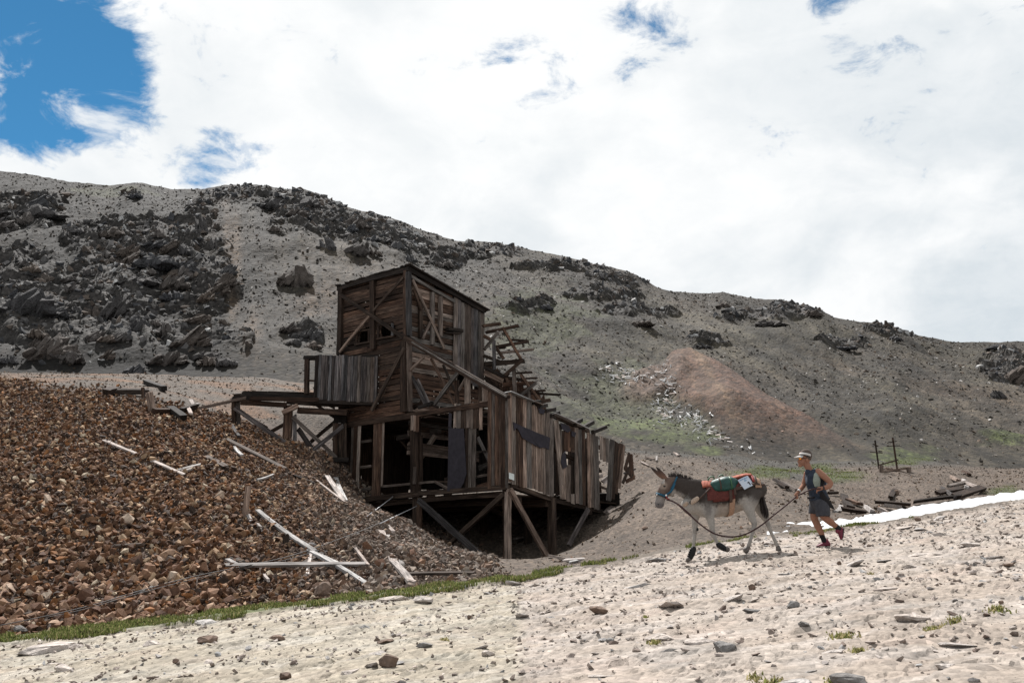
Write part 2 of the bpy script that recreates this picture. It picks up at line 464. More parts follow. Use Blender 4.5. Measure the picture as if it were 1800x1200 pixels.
vt_ = np.interp(U, [900, 1000, 1140, 1240, 1310, 1400, 1450, 1500, 1540, 1590, 1640, 1690, 1720, 1760, 1850], [780, 788, 801, 803, 824, 846, 858, 850, 833, 824, 825, 843, 846, 833, 826])
ff = (sstep(2, -5, Vp - vt_ + fbm(X * .5, Y * .5, 3) * 5) * (U > 850))[..., None]
C = C * (1 - ff) + ff * np.array([.044, .040, .034])
mw = (sstep(1430, 1500, U) * sstep(812, 826, Vp))[..., None]
C = C * (1 - mw) + mw * np.array([.082, .062, .048])
C = C * (1 - RM) + RM * np.array([.052, .033, .024])  # ground painted dark under the rubble so gaps between stones look shaded
def greens(u, v, x, y):
    g = 0
    for (cu, cv, ru, rv) in ((1350, 829, 95, 13), (1480, 838, 60, 12), (1240, 790, 60, 10), (1170, 765, 70, 18), (1580, 800, 70, 22), (1775, 868, 45, 14), (1130, 735, 90, 25), (1440, 825, 40, 12), (1775, 775, 55, 12), (1110, 745, 110, 26), (1210, 765, 60, 16)):
        g = np.maximum(g, 1.25 - np.hypot((u - cu) / ru, (v - cv) / rv))
    return sstep(.25, .9, g + fbm(x * .5, y * .5, 4) * .7 * (g > 0))
GM = greens(U, Vp, X, Y)[..., None] * .85
C = C * (1 - GM) + GM * np.array([.048, .056, .020])
ground = mesh_np('ground', np.stack([X, Y, Z], -1).reshape(-1, 3), grid_faces(nu, nv), M['ground'], C.reshape(-1, 3), True)
tag(ground, 'bank of mine waste and bare stony ground around the ruined mill', None, None, 'structure')

# ------------------------------------------------------------------ mountainside
RIDGE = [(-500, 270), (-200, 285), (0, 300), (60, 306), (120, 318), (190, 324), (250, 321), (300, 333), (360, 332), (395, 326), (430, 328), (452, 324), (500, 333), (535, 330), (570, 345), (620, 366), (700, 384), (740, 402), (800, 422), (870, 427), (940, 441), (1000, 452), (1060, 466), (1105, 478), (1150, 502), (1180, 514), (1225, 516), (1270, 512), (1330, 522), (1375, 526), (1400, 533), (1445, 546), (1465, 558), (1510, 566), (1560, 570), (1610, 588), (1680, 601), (1760, 602), (1800, 602), (2000, 640), (2300, 690)]
BASE = [(-500, 652), (0, 655), (450, 661), (620, 688), (780, 745), (900, 735), (1060, 785), (1250, 788), (1400, 806), (1560, 798), (1700, 820), (1850, 826), (2100, 790), (2300, 760)]
DEP = [(-500, 118), (0, 118), (500, 122), (900, 128), (1300, 136), (1800, 138), (2300, 138)]
_us = np.linspace(-480, 2280, 1400)
_tb = np.array([raydir(u, np.interp(u, *zip(*BASE))) for u in _us])
_tr = np.array([raydir(u, np.interp(u, *zip(*RIDGE))) for u in _us])
DB = 60.0
def hill_profile(tx):
    eb = np.interp(tx, _tb[:, 0], _tb[:, 1]); er = np.interp(tx, _tr[:, 0], _tr[:, 1])
    dr = np.interp(tx, _tr[:, 0], np.interp(_us, *zip(*DEP)))
    return CAMZ + eb * DB, CAMZ + er * dr, dr
def blob(U, V, lst):
    g = np.zeros_like(U)
    for (cu, cv, ru, rv) in lst:
        g = np.maximum(g, 1.3 - np.hypot((U - cu) / ru, (V - cv) / rv))
    return g
CRAGS = [(50, 560, 125, 95), (30, 490, 90, 55), (120, 622, 95, 36), (215, 430, 90, 32), (300, 440, 85, 34), (325, 490, 80, 45), (230, 485, 100, 30), (200, 545, 75, 45), (310, 600, 105, 52), (40, 375, 70, 26), (235, 345, 22, 6), (470, 345, 100, 24), (560, 380, 80, 38), (640, 398, 80, 32), (700, 420, 60, 22), (535, 590, 28, 22), (350, 395, 22, 30), (1000, 468, 80, 8), (1090, 490, 60, 10), (1120, 552, 60, 9), (1060, 520, 60, 8), (1400, 541, 50, 10), (1350, 562, 70, 9), (1560, 588, 40, 6), (1480, 608, 50, 5), (1765, 645, 40, 24), (1235, 606, 40, 6), (780, 455, 30, 12), (850, 440, 70, 10), (930, 540, 40, 6)]
def hill(tx, t):
    """mountainside position for direction tx and way up t (0 foot, 1 ridge)"""
    zb, zr, dr = hill_profile(tx)
    D = DB + (dr - DB) * t
    zl = zb + (zr - zb) * np.minimum(t, 1.0) - (zr - zb) * 1.0 * np.maximum(t - 1.0, 0)
    X = tx * D; Y = D
    U, V = proj(X, Y, zl)
    fade = sstep(0, .12, t)
    bl_ = blob(U, V, CRAGS)
    crag = sstep(.0, .60, bl_ + fbm(X * .22, Y * .22, 5, .6) * .9 * (bl_ > 0)) * fade
    top = 1 - .75 * sstep(.8, 1.0, t)
    z = zl + fbm(X * .045, Y * .045, 3) * 1.6 * fade * top + fbm(X * .22, Y * .09, 4, .55) * .55 * fade * top
    # crag bands: broken ledges, steep faces towards the valley
    st = 2.6
    q = (z + fbm(X * .09 + 4, Y * .09, 3) * 7 + X * .28) / st
    fr = q - np.floor(q)
    led = (sstep(.0, .22, fr) - fr) * st
    rd = fbm(X * .3, Y * .3, 5, .6, ridged=True)
    z = z + crag * top * (led * .42 + (rd - .3) * .22)
    # waste dump spilling off a level bench, right of the mill
    wob = fbm(X * .12, Y * .12, 3) * 16
    eL = np.interp(V, [630, 660, 700, 760, 800, 830], [1165, 1168, 1190, 1262, 1325, 1340]) + wob; eR = np.interp(V, [630, 650, 680, 740, 790, 830], [1215, 1266, 1330, 1440, 1540, 1590]) + wob
    dump = sstep(-6, 22, U - eL) * sstep(-6, 30, eR - U) * sstep(630, 642, V + wob * .3) * fade
    ridge_ = np.exp(-((U - np.interp(V, [640, 820], [1205, 1400])) / np.interp(V, [640, 820], [60, 140])) ** 2)
    bench = sstep(1, .5, np.hypot((U - 1150) / 75, (V - 668) / 26))
    z = z + dump * (.5 + .9 * ridge_) + bench * .6
    z = z + fbm(X * .9, Y * .5, 4, .6) * .10 * fade
    return X, Y, z, U, V, crag, dump, bench
def hill_z(x, y):
    tx = x / y
    zb, zr, dr = hill_profile(tx)
    t = (y - DB) / (dr - DB)
    return hill(tx, t)
nu, nv = 700, 255
tx = np.linspace(-.76, .76, nu)
t = np.concatenate([np.linspace(-.03, 1, nv - 14), np.linspace(1.006, 1.35, 14)])
TX, T = np.meshgrid(tx, t)
X, Y, Z, U, V, CR, DU, BE = hill(TX, T)
n1 = (fbm(X * .05, Y * .05, 4) * .9 + .5)[..., None]
base = np.array([.080, .074, .067]) * (1 - n1) + np.array([.103, .092, .080]) * n1
lft = sstep(700, 250, U)[..., None]
base = base * (1 - .26 * lft) * .92
chute = blob(U, V, [(440, 590, 40, 100), (410, 480, 26, 90), (560, 520, 60, 30), (390, 360, 22, 20)])
chute = sstep(.1, .9, chute + fbm(X * .08, Y * .03, 3) * .8)[..., None] * .6
base = base * (1 - chute) + chute * np.array([.215, .160, .122])
streak = sstep(.0, .5, fbm((X + .6 * Y) * .10, (Y - X) * .012, 4))[..., None] * .35
base = base * (1 - streak) + streak * np.array([.070, .068, .065])
gt = sstep(-.2, .5, fbm(X * .06, Y * .05, 4) + .1)[..., None] * sstep(800, 1000, U)[..., None] * .5
base = base * (1 - gt) + gt * np.array([.076, .077, .060])
st2 = fbm((V - .50 * U) * .030 + 3, (U + .5 * V) * .0035, 5, .6)[..., None] * sstep(560, 800, U)[..., None]
st3 = fbm(U * .045, V * .006 + 9, 4, .6)[..., None] * sstep(800, 560, U)[..., None]
nearc = sstep(-.9, .5, blob(U, V, CRAGS))[..., None]
base = base * np.array([.550, .482, .398]) * .88 * (1 - .56 * lft * (1 - .5 * chute / .6)) * (1 - (.30 + .25 * lft) * nearc) * (1 + .8 * np.clip(fbm(X * .07 + 50, Y * .04, 4), -.45, .45))[..., None]
base = base * (1 + 1.1 * np.clip(st2 + st3, -.35, .45))
GM = greens(U, V, X, Y)[..., None] * .8
g2 = sstep(.35, .9, blob(U, V, [(1080, 700, 170, 90), (950, 560, 120, 60), (200, 335, 90, 14), (1180, 740, 130, 50)]) + fbm(X * .3, Y * .3, 4) * .8)[..., None] * .6
base = base * (1 - g2) + g2 * np.array([.052, .055, .030])
base = base * (1 - GM) + GM * np.array([.046, .056, .018])
cm = CR[..., None] * .9
base = base * (1 - cm) + cm * np.array([.040, .036, .033])
dm = np.clip(DU, 0, 1)[..., None] * .92
tan = sstep(-.1, .45, fbm((U - V * .55) * .02, V * .004, 3))[..., None] * sstep(1, .2, np.abs(U - 1250 - (V - 660) * .5) / 120)[..., None]
dcol = np.array([.076, .042, .029]) * (1 - .75 * tan) + .75 * tan * np.array([.116, .076, .048])
base = base * (1 - dm) + dm * dcol
bm_ = BE[..., None] * .8
base = base * (1 - bm_) + bm_ * np.array([.090, .060, .046])
hillside = mesh_np('hillside', np.stack([X, Y, Z], -1).reshape(-1, 3), grid_faces(nu, nv), M['hill'], base.reshape(-1, 3), False)
tag(hillside, 'bare grey scree mountainside with dark crags rising to the ridge', None, None, 'structure')
HB = base; HU = U; HV = V

# scree: loose blocks all over the mountainside, thicker and larger among the crags
def scree(n, smin, smax, crag_only, bright):
    tx = rng.uniform(-.57, .57, n); t = rng.random(n) ** .8
    x, y, z, u, v, cr, du, be = hill(tx, t)
    k = (rng.random(n) < (cr * .9 if crag_only else (1 - .85 * np.clip(du + be, 0, 1)) * (.45 + .9 * (fbm(x * .06, y * .06, 3) + .3))))
    x, y, z, cr, du, u, v = x[k], y[k], z[k], cr[k], du[k], u[k], v[k]
    m = len(x)
    sz = smin * (smax / smin) ** (rng.random(m) ** (2.0 if crag_only else 2.8)) * (y / 110) ** .5
    sz *= (1 - .6 * np.clip(du, 0, 1)) * .78
    if crag_only: c = pick([(.062, .058, .056), (.088, .070, .058), (.050, .050, .053), (.12, .112, .108), (.34, .33, .32)], [4, 3, 3, 1.6, .9], m)
    else:
        c = pick([(.085, .074, .064), (.125, .110, .095), (.064, .057, .050), (.34, .32, .30), (.115, .085, .064)], [4, 3.5, 1.8, bright, 2], m)
        c = c * (1 - .28 * sstep(700, 250, u))[:, None]
        c = np.where((du > .4)[:, None], c * np.array([.85, .62, .53]), c)
    return np.stack([x, y, z - sz * (.0 if crag_only else .05)], 1), sz, c
p, s_, c = scree(96000, .11, .85, False, 1.9)
scatter('scree', p, s_ * 1.1, c, M['crag'], TPX, hillside, .35, .65)
p, s_, c = scree(34000, .3, 1.9, True, 0)
scatter('crag_block', p, s_, c, M['crag'], TPS, hillside)
# ------------------------------------------------------------------ timber helpers
ROOT_LOC = {}
def empty(name, loc, label=None, cat=None, group=None, parent=None):
    o = bpy.data.objects.new(name, None); COL.objects.link(o)
    o.empty_display_size = .2
    if parent is None:
        o.location = loc; ROOT_LOC[o.name] = Vector(loc)
    else:
        o.parent = parent; ROOT_LOC[o.name] = ROOT_LOC[parent.name]
    return tag(o, label, cat, group)
def place(o, mw, parent):
    if parent is not None:
        o.parent = parent
        o.matrix_basis = Matrix.Translation(-ROOT_LOC[parent.name]) @ mw
    else:
        o.matrix_basis = mw
def plank(name, p0, p1, wd, th, nrm, mat, parent=None, rag=.0, bow=.006, seg=3, twist=0.0, taper=1.0):
    """one sawn board or timber from p0 to p1, wd across, th along nrm; slightly bent, ends ragged"""
    p0 = Vector(p0); p1 = Vector(p1)
    ax = (p1 - p0); L = ax.length
    if L < .02: return None
    ax.normalize()
    n = Vector(nrm); n = n - ax * n.dot(ax)
    if n.length < 1e-4: n = ax.orthogonal()
    n.normalize(); sd = n.cross(ax)
    V = []; R = random.uniform
    b1, b2 = R(-bow, bow) * L, R(-bow, bow) * L
    for i in range(seg + 1):
        f = i / seg; arch = 4 * f * (1 - f)
        ww = wd * (1 + (taper - 1) * f)
        for k, (a, b) in enumerate(((-.5, -.5), (.5, -.5), (.5, .5), (-.5, .5))):
            x = f * L
            if i in (0, seg):
                x += R(-rag, rag) if k in (0, 3) else 0
                x += R(-rag, rag) if k in (1, 2) else 0
            V.append((x, a * ww * R(.95, 1.03) + b1 * arch, b * th * R(.93, 1.04) + b2 * arch + (f - .5) * a * twist * wd))
    Fc = [(3, 2, 1, 0)]
    for i in range(seg):
        o_ = i * 4
        for k in range(4):
            k2 = (k + 1) % 4
            Fc.append((o_ + k, o_ + k2, o_ + 4 + k2, o_ + 4 + k))
    e = seg * 4
    Fc.append((e, e + 1, e + 2, e + 3))
    me = bpy.data.meshes.new(name); me.from_pydata(V, [], Fc); me.materials.append(mat)
    o = bpy.data.objects.new(name, me); COL.objects.link(o)
    mw = Matrix.Translation(p0) @ Matrix((ax, sd, n)).transposed().to_4x4()
    place(o, mw, parent)
    return o
class Plane:
    """upright plane in the world: a point, a level direction, an outward normal"""
    def __init__(s, p, d, n):
        s.p = Vector(p); s.d = Vector(d).normalized(); s.n = Vector(n).normalized()
    def at(s, u, v, off=0.0):
        tx, tz = raydir(u, v)
        r = Vector((tx, 1, tz)); o = Vector((0, 0, CAMZ))
        t = ((s.p + s.n * off) - o).dot(s.n) / r.dot(s.n)
        return o + r * t
    def uv(s, a, z, off=0.0):
        q = s.p + s.d * a + s.n * off
        return Vector((q.x, q.y, z))
    def a_of(s, u, v=700):
        return (s.at(u, v) - s.p).dot(s.d)
def member(pl, name, p, q, wpx, th, mat, parent, off=0.0, rag=.015, **k):
    """a timber on a plane, from photo point p to q, wpx wide in the photo"""
    a = pl.at(*p, off); b = pl.at(*q, off)
    dm = (a.y + b.y) / 2
    # width as it looks from the camera: undo the foreshortening across the plane
    ax = (b - a).normalized(); sd = pl.n.cross(ax)
    vw = Vector((a.x + b.x, a.y + b.y, 0)).normalized()
    seen = (sd - vw * sd.dot(vw)).length
    return plank(name, a, b, max(.022, wpx * dm / F / max(seen, .45)), th, pl.n, mat, parent, rag, **k)
def vboards(pl, us, top, bot, mats, parent, off=0.0, th=.025, name='plank', jz=.03, gap=.012, lean=0.0, skip=(), rag=.02):
    """upright boards side by side; top / bot give the photo height at each photo column"""
    for i in range(len(us) - 1):
        if i in skip: continue
        u0, u1 = us[i], us[i + 1]; um = (u0 + u1) / 2
        vt = top(um) if callable(top) else top
        vb = bot(um) if callable(bot) else bot
        wd = abs(pl.a_of(u1, vb) - pl.a_of(u0, vb)) - random.uniform(.2, 1) * gap
        o_ = off + random.uniform(0, .022)
        a = pl.at(um, vb, o_) + Vector((0, 0, random.uniform(-jz, jz)))
        b = pl.at(um, vb, o_)
        zt = pl.at(um, vt, o_).z + random.uniform(-jz, jz)
        ll = random.uniform(-lean, lean)
        plank(name, a, Vector((b.x, b.y, zt)) + pl.d * ll, wd, th, pl.n, random.choice(mats), parent, rag, .004)
def split_us(u0, u1, n, j=.25):
    us = [u0 + (u1 - u0) * (i + (random.uniform(-j, j) if 0 < i < n else 0)) / n for i in range(n + 1)]
    return us
def lerp(pts):
    xs = [p[0] for p in pts]; ys = [p[1] for p in pts]
    return lambda u: float(np.interp(u, xs, ys))

# ------------------------------------------------------------------ the mill
TH = math.radians(41.5)
E2 = Vector((-math.cos(TH), math.sin(TH), 0))       # along the end wall, to the left and away
E1 = Vector((math.sin(TH), math.cos(TH), 0))        # along the long wall, to the right and away
N1, N2 = -E1, -E2
K = P(893, 860, 30.0); K.z = 0
EW = Plane(K, E2, N1)                               # end wall
RW = Plane(K, E1, N2)                               # long wall
aT = EW.a_of(715)
T = EW.uv(aT, 0)
TW = Plane(T, E1, N2)                               # tower side that faces right
aL = EW.a_of(595)
zFloor = EW.at(893, 860).z
zBeam = EW.at(872, 706).z
zTop = EW.at(715, 474).z
FOOT = Vector((K.x, K.y, EW.at(891, 1009).z))
mill = empty('mine_mill', FOOT, 'ruined dark timber ore mill with a tall tower, standing on stilts against the waste pile', 'building')

tw = empty('tower_wall', 0, parent=mill)
# tower, left face: rough level boards, two small windows
WIN = [(629, 647, 582, 603), (667, 688, 571, 593)]
z = zFloor + 2.7; row = 0
zend = EW.at(655, 492).z
while z < zend - .04:
    h = random.uniform(.15, .22)
    spans = [(aT + .05, aL - .05)]
    for (u0, u1, v0, v1) in WIN:
        um = (u0 + u1) / 2
        zl, zh = EW.at(um, v1).z, EW.at(um, v0).z
        if z + h * .5 > zl and z + h * .5 < zh:
            a0, a1 = EW.a_of(u1), EW.a_of(u0)
            ns = []
            for (x0, x1) in spans:
                if a0 > x0 and a1 < x1: ns += [(x0, a0), (a1, x1)]
                else: ns.append((x0, x1))
            spans = ns
    for (x0, x1) in spans:
        cuts = [x0] + ([x0 + (x1 - x0) * random.uniform(.35, .65)] if x1 - x0 > 2.5 and random.random() < .6 else []) + [x1]
        for c0, c1 in zip(cuts, cuts[1:]):
            dz = random.uniform(-.025, .025)
            o_ = random.uniform(-.02, .02)
            plank('plank', EW.uv(c0, z + h / 2, o_), EW.uv(c1, z + h / 2 + dz, o_), h - random.uniform(.004, .03), .03, N1, random.choice([M['red'], M['red'], M['red'], M['dark']]), tw, .03, .006)
    z += h
# tower, right face: level boards behind studs, then upright boards
cR = TW.a_of(851, 600); cV = TW.a_of(796, 600)
roofz = lambda c: TW.at(715, 474).z + (TW.at(851, 550).z - TW.at(715, 474).z) * c / cR
z = zFloor + 1.2
while z < zTop - .1:
    h = random.uniform(.14, .2)
    c1 = cV + .25
    for c in np.linspace(0, cV, 20)[::-1]:
        if roofz(c) > z + h: c1 = min(c1, c + .3); break
    x0 = .12
    if z < zBeam + .9 and random.random() < .25: z += h; continue
    c1b = cR if z < zFloor + 4 else c1
    if c1b > x0 + .15:
        plank('plank', TW.uv(x0, z + h / 2, -.03 + random.uniform(-.012, .012)), TW.uv(c1b, z + h / 2 + random.uniform(-.03, .03), -.03), h - random.uniform(.006, .03), .028, N2, random.choice([M['red'], M['red'], M['tan'], M['mid']]), tw, .04, .006)
    z += h
vboards(TW, split_us(796, 851, 9), lerp([(796, 521), (851, 552)]), lerp([(796, 646), (851, 690)]), [M['grey'], M['grey'], M['mid']], tw, .03)
# back and far sides, plain boarding
BKp = Plane(T + E1 * cR, E2, E1); FRp = Plane(T + E2 * (aL - aT), E1, E2)
for i in range(14):
    for (pl, L, zt) in ((BKp, aL - aT, roofz(cR) - .05), (FRp, cR, roofz((i + .5) * cR / 14) - .05)):
        w_ = L / 14
        plank('plank', pl.uv((i + .5) * w_, zFloor + 1.0), pl.uv((i + .5) * w_, zt), w_ - .004, .03, pl.n, M['dark'], tw, .02)
# roof: boards sloping down to the back
rf = empty('tower_roof', 0, parent=mill)
n_ = 15
for i in range(n_):
    a = aT - .22 + (aL - aT + .44) * (i + .5) / n_
    p0 = EW.uv(a, zTop + .10) - E1 * random.uniform(.12, .2); p1 = EW.uv(a, roofz(cR) + .09) + E1 * (cR + random.uniform(.1, .22))
    plank('plank', p0, p1, (aL - aT + .44) / n_ - .006, .045, (0, 0, 1), M['black'], rf, .03)
mem = lambda pl, nm, p, q, w_, th, m, off=0.0, **k: member(pl, nm, p, q, w_, th, M[m], mill, off, **k)
mem(EW, 'fascia', (718, 473), (593, 507), 9, .06, 'black', .09)
mem(TW, 'fascia', (716, 472), (852, 547), 8, .06, 'black', .10)
mem(TW, 'top_plate', (719, 484), (800, 530), 6, .05, 'mid', .06)
# posts of the tower
mem(EW, 'post', (600, 508), (597, 624), 7, .16, 'dark', .06)
mem(EW, 'post', (713, 476), (713, 592), 5.5, .10, 'red', .08)
mem(TW, 'post', (718, 478), (719, 590), 6, .14, 'grey', .08)
mem(EW, 'post', (655, 493), (656, 614), 8, .12, 'dark', .07)
mem(EW, 'post', (711, 600), (711, 724), 9, .18, 'dark', .08)
mem(TW, 'post', (718, 600), (718, 724), 7, .18, 'mid', .06)
# cross braces of the left face
mem(EW, 'brace', (597, 517), (709, 593), 6, .05, 'dark', .16)
mem(EW, 'brace', (709, 488), (656, 546), 5, .05, 'dark', .16)
mem(EW, 'brace', (652, 552), (597, 619), 5, .05, 'tan', .15)
mem(EW, 'brace', (711, 611), (653, 722), 6, .06, 'dark', .17)
for (u0, u1, v0, v1) in WIN:
    f = empty('window', 0, parent=mill)
    for p, q in (((u0 - 2, v0 + 3), (u0 - 2, v1 + 2)), ((u1 + 2, v0 - 2), (u1 + 2, v1 - 3)), ((u0 - 5, v1 + 3), (u1 + 6, v1 - 3)), ((u0 - 4, v0 + 1), (u1 + 4, v0 - 3))):
        member(EW, 'window_frame', p, q, 3.2, .06, M['dark'], f, .05)
member(EW, 'brace', (690, 568), (690, 590), 4, .04, M['grey'], mill, .12)
# studs and braces of the right face
for (u, v0, v1) in ((739, 527, 594), (760, 514, 606), (774, 521, 590)):
    mem(TW, 'stud', (u, v0), (u, v1), 5.5, .1, 'dark' if u < 750 else 'mid', .04)
mem(TW, 'brace', (725, 492), (781, 612), 5, .05, 'tan', .10)
mem(TW, 'brace', (727, 508), (740, 545), 4, .05, 'dark', .10)
mem(TW, 'brace', (756, 566), (743, 596), 4, .05, 'mid', .10)
mem(TW, 'ledger', (786, 578), (812, 582), 6, .16, 'black', .10)
mem(TW, 'ledger', (782, 585), (808, 586), 3, .12, 'dark', .12)
# rim of the lost lean-to roof: from the tower down to the front corner
mem(EW, 'rim_rafter', (706, 590), (893, 700), 9, .14, 'dark', .10)
mem(EW, 'rim_board', (728, 602), (893, 697), 2.6, .24, 'mid', .12)
mem(EW, 'rim_board', (706, 585), (800, 645), 4, .10, 'black', .02)
# open framing between rim and beam
for p, q, w_, m, off in (((722, 650), (745, 627), 4, 'tan', .0), ((724, 661), (749, 713), 4, 'grey', -.1), ((733, 668), (755, 714), 6, 'grey', -.3), ((758, 630), (799, 711), 4, 'red', -.15), ((779, 641), (799, 687), 3, 'dark', -.2),
                      ((810, 648), (763, 711), 6.5, 'mid', .02), ((803, 668), (803, 712), 6, 'red', -.1), ((822, 661), (822, 710), 9, 'tan', -.05), ((819, 664), (806, 686), 3, 'mid', -.12), ((844, 676), (844, 710), 5, 'dark', -.1)):
    mem(EW, 'brace', p, q, w_, .07, m, off)
vboards(EW, split_us(847, 869, 4), lerp([(847, 676), (869, 690)]), 709, [M['tan'], M['mid']], tw, -.12)
# end wall of the lean-to
ew = empty('end_wall', 0, parent=mill)
mem(EW, 'top_beam', (612, 747), (735, 729), 10, .16, 'dark', .04)
mem(EW, 'top_beam', (732, 729), (874, 708), 9, .16, 'red', .04)
mem(EW, 'sill_beam', (612, 883), (740, 868), 9, .2, 'dark', .02)
mem(EW, 'sill_beam', (738, 867), (893, 856), 8, .2, 'dark', .02)
mem(EW, 'slit_cover_board', (640, 889), (893, 867), 9, .05, 'dark', -.06)  # dark board added to cover the sunlit slit below the sill
vboards(EW, [613.5, 618, 625, 630.5], 743, lerp([(613, 880), (630, 878)]), [M['dark'], M['tan'], M['red']], ew, .05)
vboards(EW, [653, 660, 668], lerp([(653, 742), (670, 738)]), lerp([(653, 877), (670, 874)]), [M['red']], ew, .05)
vboards(EW, [669, 673], 739, 855, [M['tan']], ew, .03)
mem(EW, 'post', (730, 733), (731, 872), 13, .16, 'dark', -.02)
vboards(EW, [722, 727, 731, 736], 731, 757, [M['tan'], M['red']], ew, .10)
mem(EW, 'post', (740, 765), (740, 850), 4, .06, 'dark', -.05)
mem(EW, 'batten', (730, 820), (728, 850), 5, .05, 'mid', .09)
for p, q in (((631, 777), (653, 774)), ((630, 821), (653, 819)), ((629, 861), (653, 858))):
    mem(EW, 'rail', p, q, 4.5, .06, 'mid', .0)
mem(EW, 'rail', (668, 855), (765, 846), 4, .08, 'mid', -.03)
mem(EW, 'rail', (764, 846), (790, 859), 4, .08, 'mid', -.06)
mem(EW, 'rail', (764, 846), (790, 847), 3, .08, 'dark', -.1)
IN = Plane(K + E1 * 1.2, E2, N1)
mem(IN, 'ledger', (700, 770), (772, 757), 9, .2, 'mid')
mem(IN, 'brace', (765, 765), (735, 812), 6, .12, 'tan')
mem(IN, 'brace', (700, 770), (728, 800), 4, .1, 'dark')
vboards(EW, split_us(789, 848, 8), lerp([(789, 712), (848, 706)]), lerp([(789, 750), (817, 753), (848, 754)]), [M['mid'], M['dark'], M['tan']], ew, .07, skip=(0,))
vboards(EW, split_us(817, 836, 3), 752, lerp([(817, 862), (836, 861)]), [M['dark'], M['mid']], ew, .06)
vboards(EW, split_us(857, 893, 6), lerp([(857, 688), (893, 692)]), lerp([(857, 860), (893, 858)]), [M['dark'], M['red'], M['mid']], ew, .10)
mem(EW, 'rail', (836, 838), (857, 834), 4, .06, 'mid', -.05)
mem(EW, 'rail', (834, 858), (858, 851), 8, .06, 'red', .0)
mem(EW, 'rail', (846, 725), (860, 722), 5, .06, 'dark', .0)
mem(IN, 'loose_board', (840, 768), (861, 812), 5, .04, 'pale', -.2)
mem(IN, 'loose_board', (856, 712), (866, 722), 3, .04, 'pale', .8)
mem(IN, 'loose_board', (842, 823), (858, 816), 9, .04, 'mid', -.2)
mem(IN, 'loose_board', (838, 795), (856, 792), 3, .04, 'mid', -.1)
def sheet(name, pl, pts, off, mat, parent, th=.012):
    """thin torn sheet lying on a plane, outline given in photo points"""
    q = [pl.at(u, v, off + random.uniform(-.006, .012)) for u, v in pts]
    c = sum(q, Vector()) / len(q)
    bm = bmesh.new()
    f = [bm.verts.new(p - c) for p in q]; b = [bm.verts.new(p - c - pl.n * th) for p in q]
    bm.faces.new(f); bm.faces.new(b[::-1]); n = len(q)
    for i in range(n): bm.faces.new((f[i], b[i], b[(i + 1) % n], f[(i + 1) % n]))
    bmesh.ops.triangulate(bm, faces=[x for x in bm.faces if len(x.verts) > 4])
    bmesh.ops.recalc_face_normals(bm, faces=bm.faces[:])
    me = bpy.data.meshes.new(name); bm.to_mesh(me); bm.free(); me.materials.append(mat)
    o = bpy.data.objects.new(name, me); COL.objects.link(o); place(o, Matrix.Translation(c), parent)
    return o
s_ = sheet('tar_paper', EW, [(788, 751), (793, 752), (815, 753), (816, 770), (818, 805), (820, 832), (815, 848), (808, 861), (786, 863), (789, 800)], .125, M['tar'], mill)
sheet('tar_paper', EW, [(789, 724), (794, 727), (793, 751), (788, 750)], .125, M['tar'], mill)
s_['label'] = 'long strip of purple-black tar paper'
# loft floor, added to keep the interior in shade, and ground floor (dark underneath)
lf = empty('shade_loft_floor', 0, parent=mill)
for i in range(24):
    a = .15 + (aL - .3) * (i + .5) / 24
    if i in (2, 5, 9): continue
    l_ = random.uniform(4.6, 6.0) if i > 3 else random.uniform(2.0, 3.5)
    plank('plank', EW.uv(a, zBeam - .14 + random.uniform(-.02, .02), -.12), EW.uv(a, zBeam - .14, -l_), (aL - .3) / 24 - .02, .04, (0, 0, 1), M['dark'], lf, .1)
fl = empty('floor', 0, parent=mill)
for i in range(22):
    a = .1 + (aL - .2) * (i + .5) / 22
    plank('plank', EW.uv(a, zFloor - .14, -.15), EW.uv(a, zFloor - .14, -5.9), (aL - .2) / 22 - .012, .05, (0, 0, 1), M['dark'], fl, .03)
for c in (.6, 1.9, 3.2, 4.6): plank('joist', EW.uv(.05, zFloor - .30, -c), EW.uv(aL, zFloor - .30, -c), .16, .24, (0, 0, 1), M['dark'], mill)
# inner partition, its right part added to darken the window gap, and back wall
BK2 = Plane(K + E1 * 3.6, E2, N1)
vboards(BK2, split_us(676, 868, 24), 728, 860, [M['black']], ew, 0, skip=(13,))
SK = Plane(K + E1 * 5.7, E2, N1)  # black boards added at the rear to block light under the floor
for i in range(20): plank('light_block_board', SK.uv(.2 + i * (aL - .3) / 20, zFloor - 1.6), SK.uv(.2 + i * (aL - .3) / 20, zFloor + .25), (aL - .3) / 20 + .01, .03, N1, M['black'], mill, .04)
LB = Plane(K + E2 * (aL - .05), E1, E2)
for i in range(12):
    w_ = 5.6 / 12
    if i in (7, 8, 10): continue
    plank('plank', LB.uv(.2 + (i + .5) * w_, zFloor - .1), LB.uv(.2 + (i + .5) * w_, zBeam - .3), w_ - .01, .03, LB.n, M['dark'], ew, .05)
# debris lying on the beam
for p, q, w_, m in (((610, 727), (668, 742), 4, 'grey'), ((615, 722), (650, 740), 3, 'mid'), ((628, 716), (672, 738), 3, 'mid'), ((655, 724), (672, 736), 5, 'dark'), ((713, 700), (742, 713), 4, 'mid'), ((716, 722), (745, 706), 7, 'dark'), ((740, 703), (770, 716), 4, 'dark'), ((735, 716), (760, 708), 6, 'black')):
    member(EW, 'loose_board', p, q, w_, .06, M[m], mill, random.uniform(-.6, .15))
for p, q, m in (((690, 762), (718, 745), 'mid'), ((672, 758), (722, 750), 'dark'), ((745, 742), (790, 765), 'dark'), ((735, 760), (800, 742), 'mid')):
    member(BK2, 'loose_board', p, q, 5, .06, M[m], mill, random.uniform(.6, 2.2))
